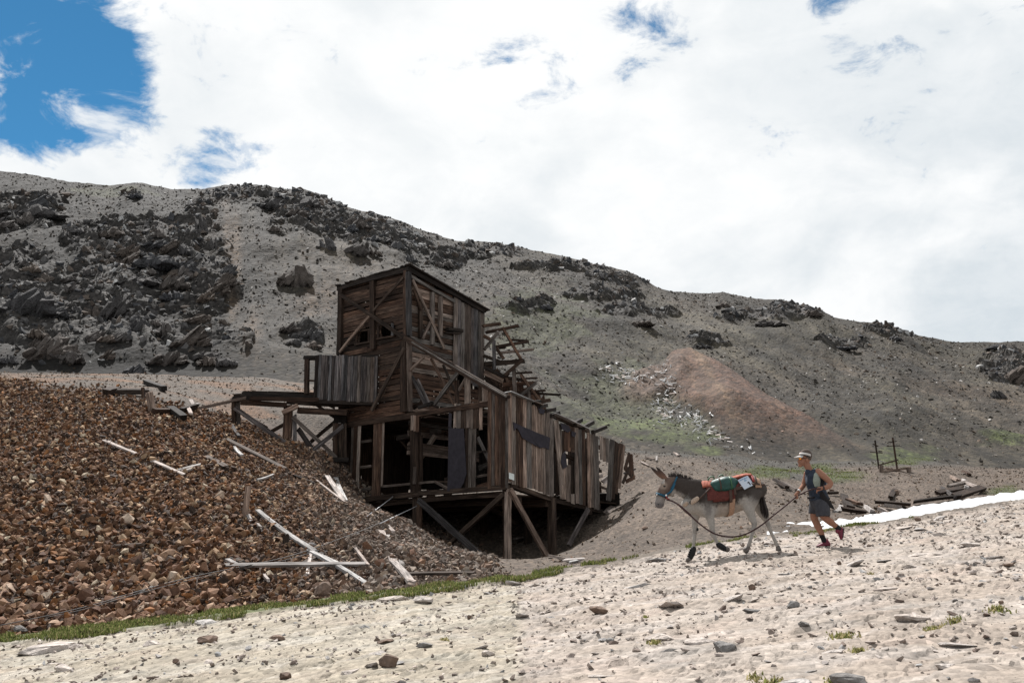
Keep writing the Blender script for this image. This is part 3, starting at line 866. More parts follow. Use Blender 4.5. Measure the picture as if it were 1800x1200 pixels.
# long wall: weathered upright boards
lw = empty('long_wall', 0, parent=mill)
topv = lerp([(893, 689), (930, 705), (972, 730), (1032, 756), (1098, 781)])
botv = lerp([(893, 847), (944, 862), (974, 874), (1010, 884), (1056, 895)])
TN = [M['tan'], M['tan'], M['tan'], M['mid'], M['red']]
vboards(RW, split_us(893, 973.5, 12), lambda u: topv(u) + 1, botv, TN, lw, .05)
def lean(p, q, w_, m='tan', off=.05): member(RW, 'plank', p, q, w_, .03, M[m], lw, off, rag=.04)
lean((977, 738), (989, 876), 8.5); lean((984, 748), (985, 800), 6, 'mid', .03)
vboards(RW, [990, 996, 1003, 1010], lambda u: topv(u) + 8, 793, TN, lw, .05, skip=(0,))
vboards(RW, [987, 995, 1004], 816, lambda u: botv(u) - 1, TN, lw, .05)
vboards(RW, [1004, 1010], 868, 884, TN, lw, .05)
vboards(RW, [992, 1001, 1010], lambda u: topv(u) + 5, 792, TN, lw, .045)
vboards(RW, [1011.5, 1018, 1024, 1030], lambda u: topv(u) + 2, botv, TN, lw, .05)
vboards(RW, [1033.5, 1039, 1044, 1049, 1054], lambda u: topv(u) + 2, lambda u: botv(u) + 1, TN, lw, .05)
vboards(RW, [1055, 1060, 1065, 1071], lambda u: topv(u) + 1, lerp([(1055, 806), (1072, 815)]), TN, lw, .05)
for p, q, w_, m in (((1076, 774), (1070, 880), 8, 'mid'), ((1084, 778), (1076, 876), 8, 'dark'), ((1092, 780), (1082, 866), 7, 'red'), ((1097, 782), (1088, 858), 5, 'tan')): lean(p, q, w_, m)
for p, q, w_, m in (((1098, 826), (1106, 798), 5, 'dark'), ((1108, 798), (1111, 838), 7, 'red'), ((1100, 822), (1112, 838), 8, 'dark'), ((1096, 832), (1117, 824), 3, 'grey'), ((1100, 846), (1116, 838), 7, 'red'), ((1094, 850), (1106, 822), 5, 'dark')): lean(p, q, w_, m, -.25)
mem(RW, 'top_plate', (893, 694), (975, 733), 5, .12, 'mid', -.03)
mem(RW, 'top_plate', (973, 732), (1034, 758), 5, .12, 'dark', -.03)
mem(RW, 'sill_beam', (894, 852), (974, 880), 8, .2, 'dark', -.06)
mem(RW, 'sill_beam', (974, 880), (1056, 899), 7, .2, 'dark', -.06)
mem(RW, 'rail', (972, 790), (1056, 828), 5, .08, 'dark', -.12)
mem(RW, 'rail', (1030, 772), (1095, 812), 5, .08, 'dark', -.12)
for p, q in (((892, 688), (934, 706)), ((932, 705), (950, 712)), ((972, 727), (1030, 754))):
    a = RW.at(*p, .06); b = RW.at(*q, .06)
    plank('eave_board', a, b, .30, .03, (0, 0, 1), M['pale'] if p[0] != 932 else M['mid'], mill, .05)
for i, (u0, v0, u1, v1) in enumerate(((936, 708, 948, 706), (946, 714, 960, 712), (958, 722, 975, 719), (968, 731, 982, 725), (1024, 752, 1042, 742), (1042, 759, 1065, 750), (1010, 744, 1022, 738))):
    a = RW.at(u0, v0, .1); tx, tz = raydir(u1, v1); D_ = a.y + 1.0
    plank('rafter_tail', a, Vector((tx * D_, D_, CAMZ + tz * D_)), .12, .12, (0, 0, 1), M['black'], mill, .03)
for k, pts in enumerate(([(902, 741), (916, 748), (944, 760), (967, 769), (965, 790), (957, 786), (950, 787), (938, 774), (931, 766), (926, 774), (918, 769), (912, 756), (908, 752), (904, 757)], [(994, 792), (997, 820), (990, 824), (986, 812), (988, 800)], [(985, 742), (1000, 748), (1004, 756), (998, 760), (988, 754)], [(1005, 757), (1013, 760), (1011, 768), (1005, 766)], [(946, 715), (958, 720), (956, 728), (948, 726)])):
    sheet('tar_paper', RW, pts, .105, M['tar'], mill)
# white board nailed at the corner
M['card'] = flat_mat('white_card', (.62, .65, .62), .7, .06, 3)
n_ = sheet('notice', RW, [(895, 830), (904, 833), (904, 844), (895, 841)], .115, M['card'], mill)
n_['label'] = 'small plain white notice nailed to the corner'
LI = Plane(K + N2 * -1.3, E1, N2)  # dark boards added behind the wall gaps, standing in for interior shade
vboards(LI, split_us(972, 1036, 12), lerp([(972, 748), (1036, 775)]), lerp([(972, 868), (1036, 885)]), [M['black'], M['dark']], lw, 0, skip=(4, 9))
# inside the long wall: tangled bleached boards
IL = Plane(K + N2 * -1.6, E1, N2)
for i in range(16):
    u0 = random.uniform(1000, 1085); v0 = random.uniform(825, 880)
    member(IL, 'loose_board', (u0, v0), (u0 + random.uniform(-25, 25), v0 + random.uniform(-22, 22)), random.uniform(3, 6), .04, random.choice([M['pale'], M['mid'], M['dark']]), mill, random.uniform(-.8, .8))
member(IL, 'loose_board', (1058, 846), (1076, 832), 5, .05, M['pale'], mill, .5)
# stilts and braces under the floor
mem(EW, 'stilt', (888, 858), (889, 1012), 6.5, .10, 'dark', .02)
mem(EW, 'stilt', (893.5, 858), (893.5, 1012), 5, .18, 'tan', -.02)
mem(EW, 'stilt', (730, 872), (730, 950), 7, .1, 'dark', -.02)
mem(EW, 'stilt', (737, 872), (737, 950), 6, .1, 'red', .0)
mem(EW, 'stilt', (620, 880), (620, 900), 12, .2, 'dark', -.02)
mem(EW, 'brace', (736, 879), (884, 1010), 9, .12, 'grey', .16)
mem(EW, 'brace', (886, 868), (775, 968), 7.5, .12, 'dark', .06)
mem(RW, 'brace', (897, 860), (965, 983), 7.5, .1, 'tan', .10)
mem(RW, 'stilt', (970, 876), (971, 982), 8, .18, 'dark', -.02)
mem(RW, 'stilt', (1034, 892), (1034, 905), 8, .16, 'dark', -.04)
mem(RW, 'brace', (1034, 894), (1000, 958), 5.5, .1, 'grey', .12)
UB = Plane(K + N2 * -2.2, E1, N2)
for p, q, w_, m in (((902, 958), (932, 990), 7, 'dark'), ((925, 900), (975, 872), 6, 'red'), ((905, 960), (985, 905), 5, 'dark'), ((905, 946), (968, 938), 3, 'mid'), ((940, 890), (1000, 880), 7, 'red'), ((900, 935), (960, 890), 6, 'dark'), ((845, 880), (905, 920), 7, 'dark')):
    member(UB, 'brace', p, q, w_, .12, M[m], mill, 0)
for i in range(3):
    p = EW.uv(1.8 + 2 * i, zFloor - .4, -3.0); plank('stilt', p, p - Vector((0, 0, 2.2)), .2, .2, N1, M['dark'], mill)
# ore bin on the left, upright boards
bn = empty('ore_bin', 0, parent=mill)
pA = P(541, 660, 34.3); pB = EW.at(662, 660, .12)
bd = (pB - pA); bd.z = 0; bnm = Vector((bd.y, -bd.x, 0)).normalized()
BP = Plane(pA, bd, bnm)
vboards(BP, split_us(551, 662, 19), lerp([(551, 624), (662, 627)]), lerp([(551, 702), (662, 707)]), [M['grey'], M['grey'], M['mid'], M['grey'], M['black']], bn, .0)
member(BP, 'post', (540, 626), (539, 692), 7, .16, M['dark'], bn, -.1)
member(BP, 'rail', (536, 629), (662, 628), 6, .3, M['black'], bn, -.16)
member(BP, 'rail', (535, 668), (552, 669), 3, .08, M['dark'], bn, -.1)
member(BP, 'rail', (545, 706), (662, 709), 8, .3, M['black'], bn, -.14)
bs = Plane(pA + bd.normalized() * .25, -bnm, Vector((-bd.x, -bd.y, 0)).normalized())
for i in range(10): plank('plank', bs.uv(.1 + .22 * i, BP.at(551, 702).z), bs.uv(.1 + .22 * i, BP.at(551, 626).z), .2, .03, bs.n, M['dark'], bn)

# ------------------------------------------------------------------ trestle and loading deck left of the mill
tr0 = P(505, 770, 34.0)
trs = empty('loading_trestle', hit(507, 772), 'low broken timber trestle and sagging deck running left from the mill', 'trestle')
TP = Plane(P(610, 720, 34.6), Vector((-1, -.08, 0)), Vector((.08, -1, 0)))
tm = lambda nm, p, q, w_, th, m, off=0.0: member(TP, nm, p, q, w_, th, M[m], trs, off, rag=.05)
for i, (p, q, w_, m, off) in enumerate((((408, 702), (500, 697), 9, 'black', .25), ((425, 692), (552, 698), 8, 'black', .0), ((412, 696), (470, 692), 7, 'dark', -.3), ((430, 690), (545, 694), 6, 'black', -.6), ((440, 700), (560, 703), 7, 'dark', .5), ((470, 690), (550, 692), 5, 'dark', -.9))):
    tm('deck_plank', p, q, w_, .14, m, off)
tm('ledger', (424, 707), (505, 712), 8, .2, 'dark', .3)
tm('ledger', (496, 726), (523, 713), 8, .2, 'tan', .45)
tm('ledger', (522, 721), (612, 725), 10, .2, 'red', .3)
tm('ledger', (505, 706), (612, 712), 7, .2, 'dark', .0)
tm('runway_plank', (335, 721), (432, 699), 5, .08, 'mid', .7)
tm('post', (411, 706), (411, 756), 7, .16, 'dark', .2); tm('post', (418, 706), (420, 754), 6, .16, 'mid', .15)
tm('post', (507, 712), (505, 770), 15, .24, 'red', .1); tm('post', (518, 730), (518, 790), 6, .14, 'grey', .3)
tm('post', (598, 720), (598, 812), 22, .3, 'black', -.3)
for p, q, w_, m, off in (((412, 716), (529, 797), 8, 'grey', .42), ((420, 722), (470, 752), 5, 'dark', .2), ((516, 734), (592, 805), 7, 'mid', .40), ((604, 748), (536, 803), 7, 'grey', .5), ((524, 753), (560, 805), 9, 'grey', .1), ((474, 760), (499, 746), 6, 'dark', -.2), ((590, 740), (530, 790), 6, 'dark', -.5), ((540, 700), (598, 740), 5, 'dark', -.6)):
    tm('brace', p, q, w_, .1, m, off)
tm('sill', (548, 808), (612, 808), 8, .2, 'black', .45)
for i in range(5):
    u = 587 + i * 5; tm('plank', (u, 745), (u + random.uniform(-1, 1), 812), 4.6, .03, 'dark', .2 + .01 * i)

# ------------------------------------------------------------------ collapsed framing behind the tower
CF = Plane(K + E1 * 4.4 + E2 * 2.6, Vector((1, .12, 0)), Vector((.12, -1, 0)))
cf = empty('collapsed_frame', CF.at(900, 700) - Vector((0, 0, 2)), 'tangle of broken brown rafters and poles sticking out behind the mill tower', 'ruin')
for nm, p, q, w_, m, off in (('rafter', (848, 573), (880, 569), 5, 'red', -.6), ('rafter', (855, 584), (913, 572), 5, 'dark', -.2), ('brace', (876, 583), (852, 613), 6, 'mid', .2), ('brace', (884, 577), (916, 632), 4.5, 'red', .3),
        ('post', (868, 597), (869, 650), 6, 'grey', .2), ('rafter', (870, 610), (929, 600), 5, 'dark', -.5), ('rafter', (899, 597), (926, 599), 3, 'dark', -.7), ('rafter', (880, 620), (937, 614), 4, 'mid', -.4), ('rafter', (876, 612), (890, 610), 3, 'dark', -.6), ('brace', (872, 611), (886, 632), 5, 'red', .0),
        ('ledger', (852, 640), (921, 634), 8, 'dark', .0), ('brace', (918, 633), (886, 660), 6, 'red', .35), ('post', (903, 646), (905, 694), 6.5, 'mid', .2), ('ledger', (852, 655), (885, 671), 9, 'tan', .35), ('ledger', (852, 646), (887, 662), 5, 'black', .45),
        ('ledger', (884, 676), (943, 673), 6, 'red', .0), ('brace', (915, 658), (948, 703), 5, 'red', .2), ('brace', (943, 672), (915, 695), 5.5, 'mid', .35), ('post', (929, 676), (930, 704), 6, 'mid', .1), ('rafter', (906, 656), (936, 654), 3, 'dark', -.5), ('rafter', (924, 665), (944, 664), 2.5, 'dark', -.6), ('rafter', (936, 688), (959, 686), 3.5, 'dark', -.3), ('rafter', (942, 691), (986, 694), 3.5, 'dark', -.4), ('rafter', (945, 706), (967, 703), 6, 'red', .1),
        ('brace', (850, 590), (868, 600), 5, 'red', -.3), ('ledger', (850, 625), (890, 640), 5, 'dark', -.5), ('ledger', (880, 662), (920, 668), 5, 'dark', -.4), ('ledger', (885, 690), (940, 690), 6, 'dark', -.3), ('brace', (890, 664), (900, 690), 5, 'red', -.3), ('ledger', (852, 662), (880, 690), 7, 'dark', -.2), ('brace', (895, 655), (880, 680), 4, 'dark', -.5)):
    member(CF, nm, p, q, w_, .12, M[m], cf, off, rag=.05)
for i in range(14):
    u = 856 + i * 7.5
    a = CF.at(u, 640 + i * 4.5, -.8); b = CF.at(u + 3, 702 + i * 1.5, -.8)
    plank('plank', a, b, .17, .03, CF.n, M['red'], cf, .15)
# ------------------------------------------------------------------ stones of the waste pile
def sample(n, x0, x1, y0, y1):
    y = np.sqrt(rng.random(n) * (y1 * y1 - y0 * y0) + y0 * y0)
    tx = rng.uniform(x0, x1, n)
    return tx * y, y
def facing(x, y):
    return z_ground(x, y)
x, y = sample(84000, -.555, .02, 15.5, 36.5)
z = z_ground(x, y)
u, v = proj(x, y, z)
e = edge_d(x / y)
rm = rubble_mask(x, y, u, v)
k = (rng.random(len(x)) < rm) & (y > e + 1.25)
x, y, z, u, v = x[k], y[k], z[k], u[k], v[k]
n = len(x)
sz = .065 + .20 * rng.random(n) ** 3.2
sz *= np.where(u < 420, 1.0, .85) * np.interp(v, [680, 800, 1000], [.85, .95, 1.1])
big = rng.random(n) < .012; sz[big] *= 1.5
RC = [(.070, .037, .024), (.118, .060, .036), (.19, .110, .069), (.33, .225, .155), (.048, .032, .026), (.42, .34, .27), (.19, .085, .038)]
c = pick(RC, [4, 4, 2.6, 1.3, 2, .5, 1.3], n)
gy = sstep(420, 700, u)[:, None] * .7
c = c * np.array([.98, .98, .90])
c = c * (1 - gy) + gy * pick([(.11, .090, .076), (.175, .146, .124), (.26, .225, .195), (.14, .094, .070)], [3, 3, 1.5, 2], n)
og = (sstep(60, 0, np.abs(u - 60)) * sstep(810, 740, v))[:, None] * .0
show = sz / y
idx = np.argsort(-show * (y > 0)); top = idx[:300]; rest = idx[300:]
scatter('loose_stone', np.stack([x, y, z + sz * .22], 1)[rest], sz[rest], c[rest], M['rubble'], TPS + TPL[:1], ground)
def share_meshes(tpl, mat, nm):
    r = []
    for V, Fc in tpl:
        r.append(mesh_np(nm, V, Fc, mat, None, False, None, False))
    return r
def singles(nm, meshes, pos, size, parent, tilt=None):
    R = rand_rot(len(pos), tilt)
    for i in range(len(pos)):
        o = bpy.data.objects.new(nm, meshes[i % len(meshes)]); COL.objects.link(o)
        o.parent = parent
        m = Matrix(R[i].tolist()).to_4x4()
        o.matrix_basis = Matrix.Translation(Vector(pos[i])) @ m @ Matrix.Scale(float(size[i]), 4)
singles('stone', share_meshes(TPL, M['rubble_one'], 'stone'), np.stack([x, y, z + sz * .22], 1)[top], sz[top], ground)
# smaller stones on banks, plateau and mounds
x, y = sample(64000, -.56, .58, 16, 58)
z = z_ground(x, y); u, v = proj(x, y, z); e = edge_d(x / y)
k = (rubble_mask(x, y, u, v) < .5) & (y > e + 1.2) & (rng.random(len(x)) < .62)
x, y, z, u, v = x[k], y[k], z[k], u[k], v[k]; n = len(x)
sz = (.03 + .13 * rng.random(n) ** 6) * np.sqrt(y / 25) * np.where((u > 1250) & (v > 880), 1.3, 1.0)
c = pick([(.135, .110, .091), (.10, .080, .066), (.21, .18, .155), (.080, .062, .050), (.14, .088, .062)], [4, 3, 1.6, 2, 1], n)
scatter('gravel', np.stack([x, y, z + sz * .08], 1), sz, c * np.array([.92, .80, .68]) * (1 - .45 * ((v < np.interp(u, [900, 1000, 1140, 1240, 1310, 1400, 1450, 1500, 1540, 1590, 1640, 1690, 1720, 1760, 1850], [780, 788, 801, 803, 824, 846, 858, 850, 833, 824, 825, 843, 846, 833, 826])) & (u > 850)))[:, None], M['rubble'], TPX, ground, .35, .65)

# ------------------------------------------------------------------ stones of the road
x, y = sample(70000, -.56, .57, 5.2, 28)
e = edge_d(x / y); k = (y < e + .3)
# thicker in drifts
k &= rng.random(len(x)) < np.clip(.35 + 1.2 * fbm(x * .45, y * .9, 3) + .25, .1, 1)
x, y = x[k], y[k]; z = z_road(x, y); n = len(x)
sz = .014 + .10 * rng.random(n) ** 5.4
sz = sz * np.sqrt(y / 12)
c = pick([(.29, .245, .215), (.20, .165, .143), (.37, .325, .295), (.15, .115, .095), (.25, .243, .238)], [4, 3, 3, .8, 1], n)
show = np.argsort(-sz / y); top, rest = show[:260], show[260:]
pos = np.stack([x, y, z + sz * .10], 1)
scatter('pebble', pos[rest], sz[rest], c[rest], M['rubble'], TPS, road, .25, .62)
singles('stone', share_meshes([(V * np.array([1, 1, .62]), Fc) for V, Fc in TPL], M['road_one'], 'stone'), pos[top], sz[top] * 1.1, road, .2)

x, y = sample(900, -.56, .58, 6.2, 22)
k = (y < edge_d(x / y) - .4) & (fbm(x * .4 + 8, y * .6, 3) > -.12)
for fx, fy, _ in FX: k &= np.hypot(x - fx, y - fy) > .5
x, y = x[k][:130], y[k][:130]; n = len(x)
sz = (.10 + .42 * rng.random(n) ** 2.2) * np.sqrt(y / 12)
singles('slab', share_meshes([(V * np.array([1, .8, .20]), Fc) for V, Fc in [hull(18, 800 + q, (1, .8, .9)) for q in range(8)]], M['slab'], 'slab'), np.stack([x, y, z_road(x, y) - .012 * sz], 1), sz, road, .10)

# ------------------------------------------------------------------ grass along the road edge, and tufts
def blades(name, x, y, z, h, col, parent=None):
    n = len(x); a = rng.random(n) * 2 * PI; w_ = .006 + .005 * rng.random(n)
    lx = np.cos(a) * h * .5 * rng.normal(size=n) * .7; ly = np.sin(a) * h * .5
    dx = -np.sin(a) * w_; dy = np.cos(a) * w_
    p = np.stack([x, y, z], 1)
    d = np.stack([dx, dy, 0 * dx], 1)
    mid = p + np.stack([lx * .3, ly * .3, h * .6], 1); tip = p + np.stack([lx, ly, h], 1)
    V = np.stack([p - d, p + d, mid + d * .8, mid - d * .8, tip], 1).reshape(-1, 3)
    b = np.arange(n)[:, None] * 5
    Fc = np.concatenate([b + np.array([0, 1, 2]), b + np.array([0, 2, 3]), b + np.array([3, 2, 4])])
    o = mesh_np(name, V, Fc, M['leaf'], np.repeat(col, 5, 0), False, parent)
    o['kind'] = 'stuff'; return o
n = 120000
tx = rng.uniform(-.58, .58, n)
e = edge_d(tx)
u_ = 900 + tx * F / 1.03
wid = np.interp(u_, [-200, 0, 300, 700, 900, 1000, 1100, 1200, 1350, 1450, 1560, 1620], [1.5, 1.5, 1.45, 1.3, 1.2, .9, .5, .55, .7, .55, .3, .0])
dd = rng.random(n) * 1.9 - .25
y = e + dd; x = tx * y
nz = fbm(x * .9, y * .9, 4)
k = (dd < wid * .72 + nz * 1.2 - .05) & (dd > nz * .8 + .0) & (rng.random(n) < .75 + fbm(x * 2.2, y * 2.2, 3)) & (wid > .05) & ((u_ < 985) | (nz > -.05 + .25 * (u_ < 1190)))
x, y = x[k], y[k]
z = np.maximum(z_road(x, y), z_ground(x, y)) - .01
z = np.where(y - edge_d(x / y) < 1.2, z_road(x, y) + .02, z_ground(x, y) + .01)
n = len(x); h = .025 + .055 * rng.random(n) * (.6 + .8 * np.clip(fbm(x * 2, y * 2, 2) + .5, 0, 1))
gc = pick([(.095, .112, .036), (.125, .138, .046), (.075, .09, .028), (.20, .175, .085)], [4, 3, 2, 2.2], n)
tag(blades('grass', x, y, z, h, gc), 'strip of short green grass along the far edge of the track')
tu = []
for (u, v, rx, ry) in ((1753, 1072, 22, 4), (1677, 1083, 18, 5), (1483, 1110, 28, 5), (1507, 1132, 16, 4), (1327, 1182, 14, 6), (1467, 1190, 20, 6), (1150, 1123, 18, 4), (1135, 1076, 7, 2), (1640, 1096, 22, 4), (780, 1123, 10, 3), (1358, 1188, 14, 4), (1530, 1010, 7, 2)):
    for i in range(int(rx * 7)):
        a = random.uniform(0, 2 * PI); r = abs(random.gauss(0, .55))
        X0, Y0 = plane_hit(u + rx * r * math.cos(a), v + ry * r * math.sin(a)); tu.append((X0, Y0))
tu = np.array(tu); tz = z_road(tu[:, 0], tu[:, 1]) - .005; n = len(tu)
tag(blades('dry_grass', tu[:, 0], tu[:, 1], tz, .012 + .035 * rng.random(n) ** 1.5, pick([(.20, .185, .075), (.30, .26, .14), (.15, .17, .055)], [3, 3, 2], n)), 'thin yellowing tufts of grass in the stony track')
# low turf on the flats behind
x, y = sample(150000, -.05, .62, 22, 62)
z = z_ground(x, y); u, v = proj(x, y, z)
g = greens(u, v, x, y); k = rng.random(len(x)) < g * .8
x, y, z = x[k][:30000], y[k][:30000], z[k][:30000]; n = len(x)
tag(blades('turf', x, y, z - .01, .03 + .06 * rng.random(n), pick([(.095, .115, .035), (.125, .145, .048), (.16, .15, .075)], [3, 2, 1], n)), 'low alpine turf on the flats at the foot of the mountain')

# ------------------------------------------------------------------ snow left along the back of the track
SN = [(1348, 934, 925), (1375, 939, 917), (1410, 940, 915), (1450, 932, 914), (1480, 927, 912), (1520, 920, 906), (1560, 914, 899), (1600, 910, 891), (1640, 907, 885), (1680, 902, 880), (1720, 895, 874), (1760, 884, 868), (1800, 873, 861), (1850, 862, 852), (1950, 840, 834)]
V = []; m = 9; cols = np.linspace(1348, 1950, 120)
for ci, u in enumerate(cols):
    vb = np.interp(u, [s[0] for s in SN], [s[1] for s in SN]) + 5; vt = np.interp(u, [s[0] for s in SN], [s[2] for s in SN]) + 6.0 * float(fbm(np.array(u * .035), np.array(2.0), 4, .6)) + (1.5 if u < 1450 else 0)
    tx, _ = raydir(u, 900)
    D0 = float(edge_d(tx)) + .5; D1 = D0 + 4.5
    for j in range(m):
        f = j / (m - 1)
        vv = vb + (vt - vb) * math.sin(f * PI / 2) if f < .99 else vt
        D_ = D0 + (D1 - D0) * f
        p = P(u, vv + 1.0 * float(pn(u * .08, f * 4)) * (1 if 0 < j else 0), D_)
        V.append(p[:])
for ci, u in enumerate(cols):                      # back side goes down into the ground
    p = Vector(V[ci * m + m - 1]); V.append((p.x * 1.04, p.y + 1.2, p.z - .9))
Fc = []
for ci in range(len(cols) - 1):
    for j in range(m - 1):
        a = ci * m + j; Fc.append((a, a + m, a + m + 1, a + 1))
    a = ci * m + m - 1; b = len(cols) * m + ci
    Fc.append((a, a + m, b + 1, b))
sn = mesh_np('snow', V, Fc, M['snow'], None, True)
tag(sn, 'long low bank of leftover snow behind the track', None, None, 'structure')

# ------------------------------------------------------------------ single boulders on the track
def boulder(u, v, w_, h_, mat, label, seed, on=None, flat=1.0, dirt_=.25, name='boulder'):
    if on is None:
        X0, Y0 = plane_hit(u, v); p = Vector((X0, Y0, float(z_road(np.array([X0]), np.array([Y0]))[0])))
    else: p = on
    s_ = w_ * p.y / F; hz = h_ * p.y / F
    V, Fc = hull(26, seed)
    bm = bmesh.new(); vs = [bm.verts.new(q) for q in V]
    for f in Fc: bm.faces.new([vs[i] for i in f])
    bmesh.ops.bevel(bm, geom=bm.edges[:], offset=.02, segments=1, affect='EDGES')
    bmesh.ops.triangulate(bm, faces=bm.faces[:]); bmesh.ops.subdivide_edges(bm, edges=bm.edges[:], cuts=1)
    bm.normal_update()
    for q in bm.verts:
        q.co += q.normal * float(pn(q.co.x * 7 + seed, q.co.y * 7 + q.co.z * 9)) * .05
        q.co.x *= s_; q.co.y *= s_ * .8; q.co.z *= hz
    me = bpy.data.meshes.new(name); bm.to_mesh(me); bm.free(); me.materials.append(mat)
    o = bpy.data.objects.new(name, me); COL.objects.link(o)
    zl = min(q.co.z for q in me.vertices)
    o.location = p + Vector((0, 0, -zl * (1 - 2 * dirt_)))
    o.rotation_euler = (random.uniform(-.15, .15), random.uniform(-.15, .15), 0)
    return tag(o, label, 'rock')
BB, BG, SL = M['boulder_brown'], M['boulder_grey'], M['slab']
for i, (u, v, w_, h_, m, lab, d_) in enumerate((
    (683, 1170, 34, 28, BB, 'split brown boulder low in the foreground, left of the picture middle', .12),
    (502, 1190, 24, 18, BB, 'dark brown block at the bottom edge, left of the split boulder', .1),
    (1052, 1074, 36, 19, BB, 'flat-topped wedge-shaped brown stone alone in the middle of the track', .1),
    (1395, 1066, 26, 17, BG, 'rounded dark grey stone on the track below the runner', .1),
    (1322, 1033, 15, 16, BB, 'upright brown stone below the rear hooves of the donkey', .1),
    (1423, 1029, 12, 7, BG, 'small dark chip of stone on the track right of the upright brown stone', .1),
    (1475, 995, 9, 8, BB, 'small reddish stone just under the shoes of the runner', .1),
    (1613, 914, 13, 9, BB, 'reddish brown stone at the lower edge of the snow bank', .1),
    (1772, 990, 22, 9, BB, 'dark flat stone near the right edge of the track', .2),
    (1760, 1057, 11, 8, BB, 'small dark stone above the grass tuft near the right edge', .1),
    (1707, 960, 38, 14, SL, 'low pale rock breaking through the track on the upper right', .3),
    (1230, 1122, 66, 22, SL, 'smooth pale slab with a dark underside in the lower right foreground', .36),
    (1273, 1136, 48, 24, BG, 'grey angular rock next to the smooth pale slab', .3),
    (1490, 1190, 80, 26, BG, 'long grey slab at the bottom edge on the right', .36),
    (1400, 1195, 66, 22, SL, 'pale slab at the bottom edge, left of the long grey slab', .36),
    (1413, 1098, 22, 10, BG, 'small grey stone below the rounded dark grey stone', .2),
    (1320, 1074, 40, 10, BG, 'low grey stone left of the rounded dark grey stone', .3),
    (747, 1063, 46, 14, SL, 'flat reddish slab below the grass strip, left of the middle', .34),
    (690, 1054, 60, 14, SL, 'long pale slab touching the grass strip under the fallen planks', .36),
    (825, 1088, 9, 10, BB, 'small upright brown stone in the middle of the track, left of the wedge-shaped stone', .1),
    (487, 1128, 30, 13, BB, 'brown stone on the track, upper of those in the left foreground', .2),
    (365, 1132, 46, 16, BB, 'pair of brown lumps in the left foreground', .25),
    (90, 1142, 110, 24, SL, 'long pale slab against the grass at the left edge', .38),
    (365, 1096, 52, 14, SL, 'pale slab against the grass strip, right of the long one at the left edge', .36),
    (267, 1134, 42, 14, SL, 'pale lump in the left foreground with a dark end', .34),
    (112, 1176, 38, 16, SL, 'pale lump low in the left corner', .3),
    (309, 1168, 13, 9, BB, 'small brown pebble-like rock in the left foreground', .1),
    (857, 1146, 28, 14, SL, 'pale rounded stone low in the middle foreground', .25),
    (745, 1137, 30, 13, BG, 'dark edged flat stone right of the split boulder', .25),
    (677, 1132, 34, 9, BB, 'thin dark slab behind the split boulder', .25),
    (1073, 1118, 18, 10, BG, 'grey stone below the wedge-shaped brown stone', .2),
    (1160, 1115, 60, 18, SL, 'pale slab beside a tuft of dry grass', .38),
    (1600, 1085, 70, 20, SL, 'pale bedrock hump between two tufts on the right', .4),
    (1660, 1165, 40, 16, SL, 'pale stone in the right corner of the foreground', .3))):
    boulder(u, v, w_, h_, m, lab, 200 + i, None, 1, d_)
boulder(570, 1056, 38, 34, BB, 'pointed pale brown boulder standing in the grass at the foot of the pile', 301, hit(570, 1050, 15), 1, .1)
boulder(604, 1049, 30, 14, BB, 'low brown rock beside the pointed boulder', 302, hit(604, 1047, 15), 1, .1)
boulder(38, 1118, 34, 18, BG, 'grey blunt rock in the grass at the left edge', 303, hit(38, 1114, 14.5), 1, .1)
boulder(418, 994, 22, 9, BB, 'brown stone lying on the long level plank', 304, hit(422, 996, 15), 1, .0)
boulder(548, 963, 20, 12, BG, 'grey rock on the pile above the crossing planks', 305, hit(548, 963, 15), 1, .1)
boulder(1133, 928, 14, 8, BB, 'single reddish rock on the bare bank left of the donkey', 306, hit(1133, 930, 20), 1, .1)
for i, (u, v, w_, h_) in enumerate(((1462, 862, 10, 8), (1576, 866, 14, 12), (1598, 876, 8, 6), (1660, 858, 9, 7))):
    boulder(u, v, w_, h_, BB, ('lone brown rock on the left flank of the far mound', 'brown block half way up the far mound', 'small rock just below the block on the far mound', 'pale lump on the right flank of the far mound')[i], 320 + i, hit(u, v + 4, 30), 1, .1)

